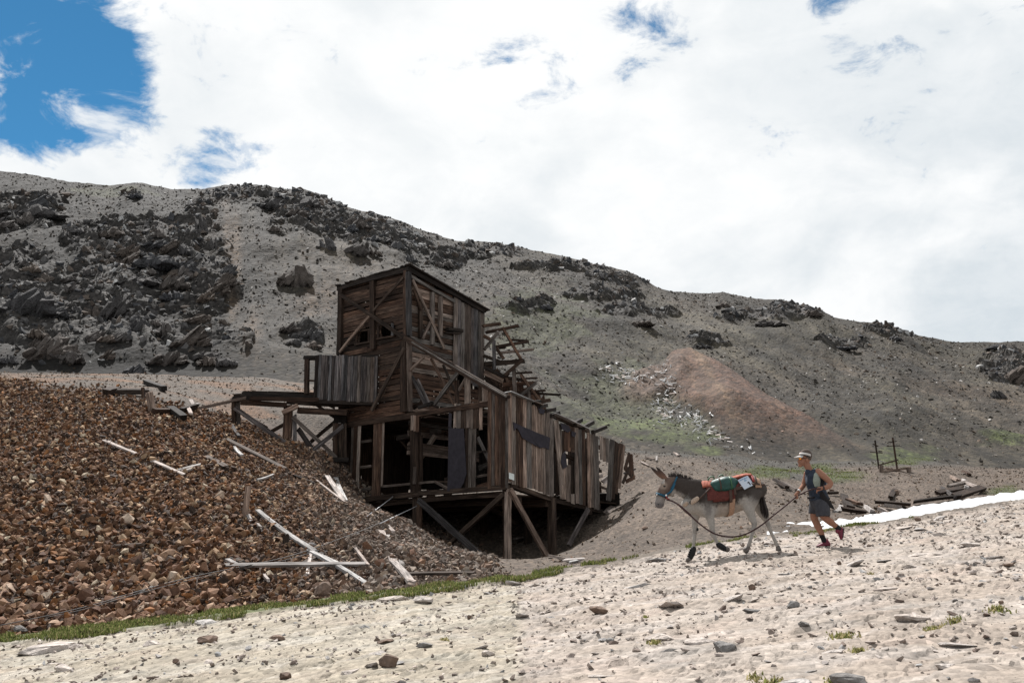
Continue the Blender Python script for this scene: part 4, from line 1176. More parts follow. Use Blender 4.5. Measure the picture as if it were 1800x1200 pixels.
# ------------------------------------------------------------------ crags standing out of the mountainside
def hill_hit(u, v):
    tx, tz = raydir(u, v)
    t = np.linspace(0, 1, 700); X, Y, Z, *_ = hill(np.full(700, tx), t)
    k = np.nonzero(Z > CAMZ + tz * Y)[0]
    i = k[0] if len(k) else 690
    return Vector((X[i], Y[i], CAMZ + tz * Y[i]))
def outcrop(u, v, w_, h_, lab, seed, tilt=.3, n=7, sharp=1.0):
    """a fractured crag: upright and leaning joint blocks grown out of a broad root"""
    base = hill_hit(u, v + h_ * .40)
    s_ = base.y / F
    W0, H0 = w_ * s_, h_ * s_
    bm = bmesh.new(); r = np.random.default_rng(seed)
    m_ = n * 3 + 3
    for i in range(m_):
        V, Fc = hull(12, seed * 40 + i, (.8, .8, 1.0))
        f = r.uniform(-.5, .5)
        env = (1 - (2 * abs(f)) ** 2.2) * .8 + .22
        hh = H0 * 1.25 * env * r.uniform(.55, 1.0) * sharp; ww = W0 * r.uniform(.22, .40) * (1.25 if n < 5 else 1)
        cx = f * W0 * .72; cy = r.normal() * W0 * .06 - .1 * W0 * (1 - env); z0 = hh * .30 - H0 * .12
        vs = [bm.verts.new((cx + q[0] * ww + q[2] * hh * tilt, cy + q[1] * ww * 1.1 + q[2] * hh * .35, z0 + q[2] * hh)) for q in V]
        for fc in Fc: bm.faces.new([vs[j] for j in fc])
    bmesh.ops.subdivide_edges(bm, edges=bm.edges[:], cuts=1, use_grid_fill=True)
    bmesh.ops.triangulate(bm, faces=bm.faces[:])
    for q in bm.verts:
        d = float(fbm(np.array(q.co.x * 1.1 + seed + q.co.z * .2), np.array(q.co.y * .9 + q.co.z * .3), 3))
        q.co += Vector((d, d * .6, d * .3)) * W0 * .05
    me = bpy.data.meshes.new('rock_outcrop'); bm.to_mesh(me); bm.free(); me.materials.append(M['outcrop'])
    o = bpy.data.objects.new('rock_outcrop', me); COL.objects.link(o); o.location = base
    return tag(o, lab, 'outcrop')
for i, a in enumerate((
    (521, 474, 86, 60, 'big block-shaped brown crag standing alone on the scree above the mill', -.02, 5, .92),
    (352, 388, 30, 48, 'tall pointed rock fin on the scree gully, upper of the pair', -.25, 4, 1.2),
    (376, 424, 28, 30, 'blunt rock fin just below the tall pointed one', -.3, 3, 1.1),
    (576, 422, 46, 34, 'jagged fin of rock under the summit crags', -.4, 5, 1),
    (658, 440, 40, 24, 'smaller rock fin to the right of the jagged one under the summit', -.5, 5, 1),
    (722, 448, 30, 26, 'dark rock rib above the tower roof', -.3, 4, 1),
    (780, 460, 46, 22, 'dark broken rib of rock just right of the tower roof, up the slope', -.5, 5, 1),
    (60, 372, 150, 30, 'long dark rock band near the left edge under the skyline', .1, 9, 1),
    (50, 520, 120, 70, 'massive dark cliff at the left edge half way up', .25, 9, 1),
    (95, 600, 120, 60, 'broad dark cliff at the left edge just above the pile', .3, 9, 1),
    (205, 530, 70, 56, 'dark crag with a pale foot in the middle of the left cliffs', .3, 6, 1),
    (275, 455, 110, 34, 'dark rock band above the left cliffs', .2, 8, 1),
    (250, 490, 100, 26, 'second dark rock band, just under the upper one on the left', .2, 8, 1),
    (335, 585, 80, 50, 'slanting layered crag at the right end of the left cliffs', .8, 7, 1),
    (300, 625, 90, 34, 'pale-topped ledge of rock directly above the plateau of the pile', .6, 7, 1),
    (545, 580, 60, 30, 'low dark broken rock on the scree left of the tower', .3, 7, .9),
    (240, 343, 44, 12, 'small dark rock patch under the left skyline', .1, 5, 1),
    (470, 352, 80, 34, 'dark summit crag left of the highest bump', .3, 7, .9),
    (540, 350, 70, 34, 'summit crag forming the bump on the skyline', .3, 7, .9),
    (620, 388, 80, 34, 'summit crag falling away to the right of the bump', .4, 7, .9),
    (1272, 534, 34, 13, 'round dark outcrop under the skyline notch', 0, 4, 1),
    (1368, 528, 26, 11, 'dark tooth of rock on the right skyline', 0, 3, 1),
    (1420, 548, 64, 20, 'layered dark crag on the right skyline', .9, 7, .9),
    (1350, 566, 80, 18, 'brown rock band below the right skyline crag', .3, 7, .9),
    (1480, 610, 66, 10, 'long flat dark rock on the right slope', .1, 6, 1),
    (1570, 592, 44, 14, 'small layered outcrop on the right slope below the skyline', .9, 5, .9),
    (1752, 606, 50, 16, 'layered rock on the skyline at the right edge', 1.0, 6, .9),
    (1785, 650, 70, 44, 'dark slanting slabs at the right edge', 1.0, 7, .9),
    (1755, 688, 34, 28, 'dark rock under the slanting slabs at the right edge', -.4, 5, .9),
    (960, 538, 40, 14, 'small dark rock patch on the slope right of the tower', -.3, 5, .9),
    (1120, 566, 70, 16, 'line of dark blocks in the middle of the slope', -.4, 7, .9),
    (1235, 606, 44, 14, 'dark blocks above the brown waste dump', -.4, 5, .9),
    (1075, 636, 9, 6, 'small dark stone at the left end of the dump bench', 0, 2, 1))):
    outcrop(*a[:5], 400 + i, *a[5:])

# ------------------------------------------------------------------ bleached boards down the mountainside beside the dump
trail = [(1062, 650), (1080, 660), (1100, 662), (1125, 660), (1175, 655), (1176, 680), (1170, 705), (1165, 720), (1175, 735), (1205, 735), (1225, 735), (1240, 760), (1258, 770), (1318, 790)]
grp = 'bleached board scraps scattered down the mountainside'
lab = 'bleached board scrap in the trail of boards beside the brown waste dump'
hm = []
for i in range(84):
    cu, cv, ru, rv = CRAGS[i % 10] if i < 74 else CRAGS[12 + i % 4]
    u = cu + random.uniform(-1, 1) * ru; v = cv + random.uniform(-1, 1) * rv
    if u < -40 or v > 648 or v < np.interp(u, *zip(*RIDGE)) + 16: continue
    w_ = random.uniform(26, 64); o = outcrop(u, v, w_, w_ * random.uniform(.4, .75), None, 700 + i, random.choice([.2, .5, .8, -.2]), random.choice([4, 5, 6]), .95)
    o.name = 'crag_face'; o.data.name = 'crag_face'; del o['category']; o.parent = hillside
def hillboard(u, v, L, w_, as_obj):
    p = hill_hit(u, v); a = random.uniform(-.9, .9) - .5
    d = Vector((math.cos(a), -.55 * math.sin(a) , math.sin(a) * .5)) * L * p.y / F * .5
    p = p + Vector((0, -.15, .16))
    return p - d, p + d, w_ * p.y / F
bits = []
for i in range(95):
    j = random.random() * (len(trail) - 1); k_ = int(j); f = j - k_
    u = trail[k_][0] * (1 - f) + trail[k_ + 1][0] * f + random.gauss(0, 9); v = trail[k_][1] * (1 - f) + trail[k_ + 1][1] * f + random.gauss(0, 7)
    a, b, w_ = hillboard(u, v, random.uniform(4, 11), random.uniform(1.2, 2.4), True)
    o = plank('board', a, b, w_, .05, (0, -.5, .85), M['white'], None, .05)
    tag(o, lab, 'plank', grp)
n = 900
j = rng.random(n) * (len(trail) - 1); tu_ = np.interp(j, np.arange(len(trail)), [t[0] for t in trail]) + rng.normal(size=n) * 13; tv_ = np.interp(j, np.arange(len(trail)), [t[1] for t in trail]) + rng.normal(size=n) * 9
pp_ = np.array([hill_hit(a, b)[:] for a, b in zip(tu_[:240], tv_[:240])])
n = len(pp_)
BX = (np.array([(-.5, -.5, -.5), (.5, -.5, -.5), (.5, .5, -.5), (-.5, .5, -.5), (-.5, -.5, .5), (.5, -.5, .5), (.5, .5, .5), (-.5, .5, .5)]) * np.array([1, .22, .1]), np.array([(0, 2, 1), (0, 3, 2), (4, 5, 6), (4, 6, 7), (0, 1, 5), (0, 5, 4), (1, 2, 6), (1, 6, 5), (2, 3, 7), (2, 7, 6), (3, 0, 4), (3, 4, 7)]))
so_ = scatter('wood_splinter', pp_ + np.array([0, -.05, .1]), (.12 + .35 * rng.random(n)), pick([(.70, .69, .68), (.50, .49, .48)], [2, 1], n), M['crag'], [BX], hillside, .4)

# ------------------------------------------------------------------ fallen planks on the pile
def fallen(p, q, wpx, mat, label, th=.05, lift=.10, name='plank', group=None, cat='plank', d0=15):
    a = hit(*p, d0); b = hit(*q, d0)
    nrm = Vector((.15, -.5, .85))
    up = Vector((0, 0, lift))
    o = plank(name, a + up, b + up, wpx * (a.y + b.y) / 2 / F * 1.15, th, nrm, M[mat], None, .06, .01, 4)
    if label: tag(o, label, cat, group)
    return o
FP = [((182, 780), (322, 841), 5.5, 'pale', 'long narrow bleached plank lying alone high on the brown pile'),
      ((313, 833), (352, 823), 5, 'pale', 'short bleached board at the lower end of the lone narrow plank'), ((318, 836), (340, 829), 4, 'pale', 'second short bleached board under the first at the end of the narrow plank'),
      ((362, 808), (396, 826), 10, 'mid', 'short wide greyish board on the pile'), ((398, 777), (500, 829), 7, 'mid', 'long grey-brown plank on the slope below the trestle'), ((411, 791), (425, 806), 5, 'pale', 'short splinter under the long grey-brown plank'),
      ((407, 752), (420, 772), 5, 'grey', 'dark grey splinter at the foot of the first trestle post'),
      ((630, 945), (530, 1001), 6.5, 'mid', 'grey plank crossing over the long level plank'), ((391, 1003), (646, 1000), 8, 'pale', 'long level bleached plank near the foot of the pile'), ((622, 970), (646, 1002), 4.5, 'pale', 'slim plank meeting the right end of the level plank'),
      ((398, 992), (420, 1004), 6, 'pale', 'stubby white board under the left end of the level plank'), ((406, 988), (428, 998), 9, 'mid', 'short thick board lying by the left end of the level plank'),
      ((670, 940), (692, 997), 11, 'pale', 'upper wide white plank at the edge of the shade under the mill'), ((691, 996), (722, 1033), 12, 'pale', 'lower wide white plank ending at the grass'), ((682, 948), (707, 1001), 6, 'pale', 'split white plank beside the wide white planks'), ((715, 1028), (730, 1034), 7, 'pale', 'broken white end piece in the grass edge'),
      ((713, 1018), (833, 1017), 5, 'mid', 'thin plank lying level along the grass below the mill'), ((575, 842), (604, 886), 8, 'pale', 'bright plank steeply propped at the left corner of the mill'), ((590, 845), (606, 886), 8, 'pale', 'second bright plank steeply propped at the corner of the mill'), ((557, 851), (605, 888), 3, 'pale', 'thin lath reaching down to the corner of the mill'), ((517, 841), (553, 856), 4, 'dark', 'dark stick on the pile below the trestle'),
      ((435, 912), (441, 924), 6, 'pale', 'white chip of board at the foot of the leaning brown stake'), ((547, 980), (540, 1020), 5, 'pale', 'small white board under the plank crossing'), ((565, 986), (592, 999), 7, 'pale', 'short bleached board by the plank crossing'), ((451, 928), (460, 938), 4, 'pale', 'tiny bleached chip on the pile'), ((463, 1019), (472, 1030), 4, 'pale', 'small bleached splinter below the level plank'), ((250, 965), (205, 968), 3, 'mid', 'thin brown lath among the coarse stones'),
      ((452, 850), (480, 840), 3, 'pale', 'thin white lath on the middle of the pile'), ((247, 1051), (275, 1038), 3, 'pale', 'white lath lying in the stones near the grass'), ((680, 930), (690, 940), 6, 'pale', 'white chip above the wide planks')]
for p, q, w_, m, lab in FP: fallen(p, q, w_, m, lab)
fallen((451, 907), (553, 981), 7.5, 'pale', 'long bleached plank running down the pile through the crossing, upper length', .06, .14)
fallen((540, 973), (645, 1035), 7, 'pale', 'long bleached plank running down the pile through the crossing, lower length', .06, .08)
def stand(p, q, wpx, th, mat, label, name='stake', cat='stake'):
    a = hit(*q, 15); tx, tz = raydir(*p)
    b = Vector((tx * (a.y + .1), a.y + .1, CAMZ + tz * (a.y + .1)))
    o = plank(name, a - (b - a) * .15, b, wpx * a.y / F, th, (0, -1, 0), M[mat], None, .05)
    return tag(o, label, cat)
stand((437, 853), (430, 912), 9, .08, 'tan', 'brown stake leaning upright out of the pile')
stand((503, 941), (502, 964), 9, .14, 'dark', 'dark stump of a post beside the long sloping plank')
# old timbers on the crest of the pile
CT = [((186, 697), (204, 692), 12, 'dark', 'dark log end lying on the crest of the pile'), ((204, 696), (262, 696), 6, 'mid', 'grey-brown beam lying level on the crest of the pile'), ((256, 678), (288, 690), 9, 'black', 'black log lying on top behind the crest beam'), ((269, 731), (304, 731), 6, 'dark', 'dark timber lying below the crest boards'), ((298, 726), (322, 743), 11, 'black', 'black log at the crest next to the white scraps'), ((318, 730), (345, 722), 5, 'dark', 'thin dark timber by the white scraps')]
for p, q, w_, m, lab in CT: fallen(p, q, w_, m, lab, .18, .16, 'timber', None, 'timber', 18)
stand((262, 690), (268, 726), 13, .05, 'tan', 'short brown board standing upright on the crest of the pile', 'board', 'plank')
stand((251, 680), (252, 700), 5, .12, 'dark', 'short dark post on the crest behind the upright board', 'post', 'post')
for (p, q, lab) in (((334, 713), (340, 724), 'white scrap of board at the lower end of the runway plank'), ((329, 726), (335, 738), 'second white scrap lying just below the runway plank'), ((340, 722), (348, 720), 'white sliver right beside the runway plank')): fallen(p, q, 6, 'pale', lab, .05, .2)
# litter below the mill and on the right bank
for p, q, w_, m, lab in (((966, 980), (1000, 989), 6, 'mid', 'grey board lying at the foot of the right stilt'), ((990, 990), (1024, 988), 5, 'pale', 'white board lying at the edge of the track below the mill'), ((1000, 994), (1018, 990), 4, 'pale', 'small white board beside the one at the edge of the track'), ((1064, 905), (1078, 893), 9, 'mid', 'grey-brown block of wood at the end of the long wall'), ((1136, 806), (1150, 810), 4, 'mid', 'grey board on the crest of the bare bank'), ((1154, 804), (1154, 812), 2.5, 'pale', 'white splinter on the crest of the bare bank'), ((1128, 815), (1140, 821), 3, 'pale', 'white scrap on the bare bank near its crest'), ((1186, 798), (1192, 803), 4, 'pale', 'white board scrap behind the donkey ears, up the slope')):
    fallen(p, q, w_, m, lab, .05, .06, 'plank', None, 'plank', 20)
# wrecked timbers round the far mound
for p, q, w_, m, lab in (((1380, 855), (1402, 868), 7, 'mid', 'weathered beam end beside the hand of the runner'), ((1362, 848), (1384, 862), 6, 'dark', 'dark beam end between donkey and runner'),
        ((1484, 876), (1496, 898), 12, 'dark', 'dark broken timber stump on the left foot of the far mound'), ((1490, 884), (1512, 892), 8, 'red', 'brown timber leaning by the broken stump'), ((1468, 908), (1478, 896), 7, 'pale', 'white board behind the back of the runner'), ((1480, 902), (1520, 908), 5, 'dark', 'dark pole lying just behind the snow'), ((1522, 896), (1534, 907), 6, 'pale', 'white board standing out of the debris behind the snow'), ((1546, 902), (1558, 908), 4, 'pale', 'smaller white board behind the snow'),
        ((1540, 888), (1600, 893), 7, 'dark', 'dark beam lying along the foot of the far mound'), ((1558, 894), (1590, 900), 6, 'black', 'black beam under the one along the mound'), ((1566, 880), (1574, 866), 7, 'dark', 'dark slanting timber half buried in the far mound'), ((1606, 888), (1690, 878), 4, 'black', 'long thin black beam on the upper side of the snow'), ((1656, 862), (1680, 880), 4, 'grey', 'grey pole leaning across the wrecked timbers'), ((1648, 872), (1690, 864), 9, 'dark', 'dark beam in the wrecked timbers on the right'), ((1680, 878), (1728, 862), 12, 'dark', 'heavy brown beam at the right end of the wrecked timbers'), ((1668, 860), (1702, 852), 5, 'mid', 'grey board on top of the wrecked timbers'), ((1694, 848), (1700, 862), 6, 'pale', 'white upright board in the wrecked timbers'), ((1700, 854), (1720, 862), 5, 'pale', 'white board lying across the wrecked timbers'), ((1674, 842), (1686, 850), 7, 'tan', 'pale timber end above the wrecked timbers'), ((1694, 832), (1704, 838), 6, 'red', 'brown stub of timber on the slope above the wreck'), ((1456, 872), (1474, 871), 2.5, 'dark', 'thin dark rod sticking out behind the runner')):
    fallen(p, q, w_, m, lab, .10, .12, 'timber', None, 'timber', 26)
# remains of a frame with two posts on top of the far mound
fb = hit(1560, 826, 36)
fr = empty('broken_scaffold', fb, 'two thin posts with cross pieces on a broken base, on top of the far mound', 'scaffold')
PF = Plane(fb, Vector((1, .1, 0)), Vector((.1, -1, 0)))
for nm, p, q, w_, m, off in (('post', (1538, 774), (1545, 824), 2.2, 'dark', 0), ('post', (1569, 769), (1577, 824), 2.4, 'dark', 0), ('crosspiece', (1529, 794), (1551, 796), 1.2, 'dark', .06), ('crosspiece', (1534, 780), (1544, 784), 1.4, 'dark', .06), ('crosspiece', (1558, 784), (1584, 783), 1.2, 'dark', .06), ('crosspiece', (1562, 777), (1576, 775), 1.4, 'dark', .06), ('rail', (1546, 817), (1578, 808), 2.6, 'mid', .05), ('sill', (1550, 828), (1600, 822), 3.4, 'tan', .3), ('sill', (1556, 822), (1588, 830), 3, 'tan', .25), ('block', (1549, 818), (1549, 832), 6, 'tan', .3), ('block', (1597, 820), (1598, 830), 6, 'tan', .35)):
    member(PF, nm, p, q, w_, .05 if nm in ('post', 'crosspiece', 'rail') else .12, M[m], fr, off)

# ------------------------------------------------------------------ cables on the pile
M['cable'] = flat_mat('old_steel_cable', (.045, .04, .038), .6, .2, 30, .1, .5)
M['cable_pale'] = flat_mat('worn_steel_cable', (.45, .45, .46), .4, .15, 30, .1, .5)
def tube_mesh(name, pts, r, mat, parent=None, seg=6, loc=None, sub=6):
    pts = [Vector(p) for p in pts]
    if sub > 1 and len(pts) > 2:
        q = []
        for i in range(len(pts) - 1):
            p0 = pts[max(i - 1, 0)]; p1 = pts[i]; p2 = pts[i + 1]; p3 = pts[min(i + 2, len(pts) - 1)]
            for k in range(sub):
                t_ = k / sub
                q.append(.5 * ((2 * p1) + (p2 - p0) * t_ + (2 * p0 - 5 * p1 + 4 * p2 - p3) * t_ ** 2 + (3 * p1 - p0 - 3 * p2 + p3) * t_ ** 3))
        pts = q + [pts[-1]]
    n = len(pts); V = []; c = Vector(loc) if loc is not None else sum(pts, Vector()) / n
    for i, p in enumerate(pts):
        d = (pts[min(i + 1, n - 1)] - pts[max(i - 1, 0)]).normalized()
        a = d.cross(Vector((0, 0, 1)));
        if a.length < .05: a = d.cross(Vector((0, 1, 0)))
        a.normalize(); b = d.cross(a)
        rr = r(i / (n - 1)) if callable(r) else r
        for k in range(seg):
            th = 2 * PI * k / seg; V.append((p + (a * math.cos(th) + b * math.sin(th)) * rr - c)[:])
    Fc = [[i * seg + k, i * seg + (k + 1) % seg, (i + 1) * seg + (k + 1) % seg, (i + 1) * seg + k] for i in range(n - 1) for k in range(seg)]
    Fc += [list(range(seg))[::-1], list(range((n - 1) * seg, n * seg))]
    me = bpy.data.meshes.new(name); me.from_pydata(V, [], Fc); me.materials.append(mat)
    for p in me.polygons: p.use_smooth = len(p.vertices) == 4
    o = bpy.data.objects.new(name, me); COL.objects.link(o); place(o, Matrix.Translation(c), parent)
    return o
def ground_line(pts, lift): return [hit(u, v, 14.5) + Vector((0, 0, lift)) for u, v in pts]
cA = ground_line([(667, 930), (640, 943), (610, 955), (555, 976), (500, 994), (447, 1006), (390, 1018), (330, 1031), (250, 1053), (170, 1078), (90, 1098), (0, 1117), (-60, 1128)], .16)
tag(tube_mesh('cable', [EW.at(733, 889, .2), hit(667, 930, 16) + Vector((0, 0, .14))], .012, M['cable_pale']), 'bright taut wire from the mill post down to the end of the dark cable', 'wire')
tag(tube_mesh('cable', cA, .008, M['cable']), 'long dark cable running down the pile from the mill to the grass', 'cable')
cB = ground_line([(560, 980), (500, 998), (440, 1011), (380, 1023), (310, 1040), (230, 1062), (150, 1086), (80, 1102)], .15)
tag(tube_mesh('cable', cB, .006, M['cable']), 'second dark cable lying beside the long one on the lower pile', 'cable')
cC = [EW.at(692, 872, .1), hit(645, 914, 16) + Vector((0, 0, .1))]
tag(tube_mesh('cable', cC, .012, M['cable_pale']), 'short bright wire from the mill sill to the pile', 'wire')

# ------------------------------------------------------------------ living things: one skin grown from tapering limbs
DA = 16.8
def Q(u, v, dy=0.0): return P(u, v, DA + dy)
PXM = DA / F
def limb(bm, pts, seg=14, flat=False):
    """closed tapering tube; each point is (position, radius) or (position, radius across the picture, radius in depth)"""
    pts = [(Vector(p[0]), p[1], p[2] if len(p) > 2 else p[1]) for p in pts]
    # finer steps
    q = []
    for i in range(len(pts) - 1):
        k = 4
        for j in range(k):
            f = j / k; f2 = f * f * (3 - 2 * f)
            a, b = pts[i], pts[i + 1]
            q.append((a[0].lerp(b[0], f), a[1] + (b[1] - a[1]) * f2, a[2] + (b[2] - a[2]) * f2))
    q.append(pts[-1])
    ext = []
    d0 = (q[1][0] - q[0][0]).normalized(); d1 = (q[-1][0] - q[-2][0]).normalized()
    for s_ in (.95, .8, .5): r = math.sqrt(1 - s_ * s_); ext.append((q[0][0] - d0 * min(q[0][1], q[0][2]) * s_, q[0][1] * r, q[0][2] * r))
    full = (ext if not flat else []) + q
    for s_ in (() if flat else (.5, .8, .95)): r = math.sqrt(1 - s_ * s_); full.append((q[-1][0] + d1 * min(q[-1][1], q[-1][2]) * s_, q[-1][1] * r, q[-1][2] * r))
    rings = []; n = len(full)
    for i, (p, r1, r2) in enumerate(full):
        d = (full[min(i + 1, n - 1)][0] - full[max(i - 1, 0)][0]).normalized()
        b = Vector((0, 1, 0)); b = b - d * b.dot(d)
        if b.length < .15: b = Vector((1, 0, 0)) - d * d.x
        b.normalize(); a = d.cross(b)
        rings.append([bm.verts.new(p + a * math.cos(2 * PI * k / seg) * r1 + b * math.sin(2 * PI * k / seg) * r2) for k in range(seg)])
    for i in range(n - 1):
        for k in range(seg):
            bm.faces.new((rings[i][k], rings[i][(k + 1) % seg], rings[i + 1][(k + 1) % seg], rings[i + 1][k]))
    bm.faces.new(rings[0][::-1]); bm.faces.new(rings[-1])
def ball(bm, c, rx, ry, rz, rot=0.0):
    m = Matrix.Translation(Vector(c)) @ Matrix.Rotation(rot, 4, 'Y') @ Matrix.Diagonal((rx, ry, rz, 1))
    bmesh.ops.create_uvsphere(bm, u_segments=16, v_segments=12, radius=1.0, matrix=m)
def skin(name, build, voxel, mat, parent, smooth=4, colour=None, root=None):
    """join the limbs of build(bm) into one continuous surface"""
    bm = bmesh.new(); build(bm)
    bmesh.ops.recalc_face_normals(bm, faces=bm.faces[:])
    me = bpy.data.meshes.new(name); bm.to_mesh(me); bm.free()
    tmp = bpy.data.objects.new(name + '_grow', me); COL.objects.link(tmp)
    r = tmp.modifiers.new('r', 'REMESH'); r.mode = 'VOXEL'; r.voxel_size = voxel; r.use_smooth_shade = True
    if smooth:
        s_ = tmp.modifiers.new('s', 'SMOOTH'); s_.factor = .5; s_.iterations = smooth
    dg = bpy.context.evaluated_depsgraph_get(); dg.update()
    out_ = bpy.data.meshes.new_from_object(tmp.evaluated_get(dg))
    bpy.data.objects.remove(tmp); bpy.data.meshes.remove(me)
    out_.name = name
    n = len(out_.vertices); co = np.empty(n * 3, np.float32); out_.vertices.foreach_get('co', co); co = co.reshape(-1, 3)
    c0 = Vector(root) if root is not None else ROOT_LOC[parent.name]
    if colour is not None:
        c4 = np.ones((n, 4), np.float32); U_, V_ = proj(co[:, 0], co[:, 1], co[:, 2]); c4[:, :3] = colour(U_, V_, co)
        at = out_.attributes.new('col', 'FLOAT_COLOR', 'POINT'); at.data.foreach_set('color', c4.ravel())
    co -= np.array(c0[:]); out_.vertices.foreach_set('co', co.ravel())
    for p in out_.polygons: p.use_smooth = True
    out_.materials.clear(); out_.materials.append(mat)
    o = bpy.data.objects.new(name, out_); COL.objects.link(o)
    if parent: o.parent = parent
    else: o.location = c0
    return o
M['coat'] = attr_mat('donkey_coat', 26, 140, .86, 1.14, .5, .008, .8, 1.2)
M['hide'] = attr_mat('skin_tone', 30, 120, .94, 1.06, .1, .002, .95, 1.05)
M['hoof'] = flat_mat('hoof_horn', (.10, .085, .075), .6, .3, 30)
M['boot'] = flat_mat('black_hoof_boot', (.012, .012, .013), .7, .3, 30)
M['mane'] = flat_mat('dark_mane_hair', (.028, .022, .020), .8, .5, 60, .5)
M['blanket'] = flat_mat('maroon_saddle_pad', (.085, .022, .018), .85, .35, 25, .4)
M['orange'] = flat_mat('orange_felt_pad', (.28, .082, .052), .85, .2, 25, .3)
M['green'] = flat_mat('dark_green_canvas', (.005, .044, .036), .55, .4, 14, .4, .4)
M['greenmetal'] = flat_mat('green_painted_metal', (.02, .085, .03), .45, .2, 10, .1, .5)
M['fleece'] = flat_mat('cream_fleece', (.36, .28, .22), .95, .3, 70, .8)
M['strap'] = flat_mat('dark_leather_strap', (.05, .028, .02), .6, .3, 30)
M['tanstrap'] = flat_mat('tan_webbing', (.30, .185, .125), .85, .2, 40)
M['blue'] = flat_mat('blue_webbing', (.010, .062, .105), .7, .2, 40)
M['redweb'] = flat_mat('red_webbing', (.22, .03, .03), .7, .2, 40)
M['metal'] = flat_mat('bright_metal', (.6, .6, .6), .35, .1, 30, .05, .5)
M['paper'] = flat_mat('white_paper', (.42, .46, .53), .8, .03, 3, .02)
M['ink'] = flat_mat('black_ink', (.01, .01, .012), .8, .05, 3, .0)
M['blueink'] = flat_mat('blue_ink', (.10, .22, .36), .8, .05, 3, .0)
M['eye'] = flat_mat('dark_eye', (.008, .006, .005), .2, .1, 3, .0, .5)

# ------------------------------------------------------------------ donkey
dfoot = Q(1285, 972)
dk = empty('donkey', dfoot, 'grey and white donkey with dark neck carrying a pack, walking down the track', 'donkey')
BAR = [  # photo column, centre row, half height (px), half width (m)
 (1211, 889, 15, .13), (1222, 883, 24, .175), (1236, 880, 30, .205), (1254, 879, 29.5, .225), (1274, 877, 28.5, .24), (1294, 871, 27.5, .245), (1310, 865, 25.5, .235), (1323, 861, 21.5, .215), (1333, 860, 15, .16)]
def bar(u):
    us = [b[0] for b in BAR]
    return [float(np.interp(u, us, [b[k] for b in BAR])) for k in (1, 2, 3)]
def donkey_body(bm):
    px = PXM
    limb(bm, [(Q(u, v), hw, r * px) if False else (Q(u, v), r * px, hw) for u, v, r, hw in BAR], 20)
    limb(bm, [(Q(1240, 872), 22 * px, .15), (Q(1222, 862), 21 * px, .115), (Q(1205, 858), 17.5 * px, .085), (Q(1192, 853), 15 * px, .075), (Q(1182, 847), 11.5 * px, .07)], 16)
    # head
    limb(bm, [(Q(1178, 846), 10.5 * px, .085), (Q(1171, 856), 12.0 * px, .088), (Q(1165, 866), 10.5 * px, .075), (Q(1161, 876), 8.6 * px, .062), (Q(1159, 884), 8.4 * px, .056), (Q(1158.5, 888), 6.8 * px, .052)], 16)
    ball(bm, Q(1178, 863), 8.5 * px, .066, 9 * px)
    ball(bm, Q(1163.5, 887), 4.2 * px, .042, 4.5 * px)            # lower lip and chin
    ball(bm, Q(1168, 851.5, -.075), .035, .022, .022)               # brow over the eye
    for dy in (-.05, .05):
        b0, tip = (Q(1172, 842, dy - .01), Q(1153.5, 820.5, dy * 2.4)) if dy < 0 else (Q(1168.5, 842, dy), Q(1143.5, 820.5, dy * 2.2))
        m1 = b0.lerp(tip, .35); m2 = b0.lerp(tip, .7)
        limb(bm, [(b0, .030, .028), (m1, .042, .026), (m2, .034, .023), (tip, .014, .014)], 10)
    # near foreleg, lifted
    limb(bm, [(Q(1240, 884, -.125), .15, .085), (Q(1246, 900, -.14), .105, .075), (Q(1250, 916, -.14), .062, .056), (Q(1252.5, 934, -.135), .045, .045), (Q(1253.5, 940, -.135), .042, .042), (Q(1258, 949, -.13), .030, .030), (Q(1263, 956, -.13), .033, .033), (Q(1268, 960, -.13), .030, .032)])
    # far foreleg, straight
    limb(bm, [(Q(1226, 886, .11), .13, .08), (Q(1223, 902, .12), .09, .07), (Q(1221.5, 916, .12), .056, .052), (Q(1221.5, 933, .12), .043, .043), (Q(1221, 941, .12), .036, .037), (Q(1219.5, 956, .12), .029, .030), (Q(1218.5, 964, .12), .034, .034), (Q(1214.5, 975, .12), .03, .032)])
    # near hind leg
    limb(bm, [(Q(1322, 862, -.11), .17, .12), (Q(1318, 879, -.14), .15, .10), (Q(1316.5, 892, -.145), .105, .078), (Q(1320.5, 907, -.14), .066, .056), (Q(1326, 919, -.14), .052, .045), (Q(1325.5, 926, -.14), .042, .04), (Q(1321, 942, -.135), .031, .032), (Q(1317, 955, -.13), .036, .036), (Q(1314, 962, -.13), .032, .033)])
    # far hind leg
    limb(bm, [(Q(1325, 866, .10), .15, .11), (Q(1331, 884, .13), .125, .09), (Q(1338, 900, .13), .075, .06), (Q(1347.5, 915, .13), .050, .044), (Q(1350, 922, .13), .041, .04), (Q(1357, 939, .125), .030, .031), (Q(1364, 954, .12), .035, .035), (Q(1367, 961, .12), .031, .033)])
    limb(bm, [(Q(1333, 853), .045, .05), (Q(1338.5, 862), .032, .032), (Q(1341, 876), .024, .024)], 10)   # dock of the tail
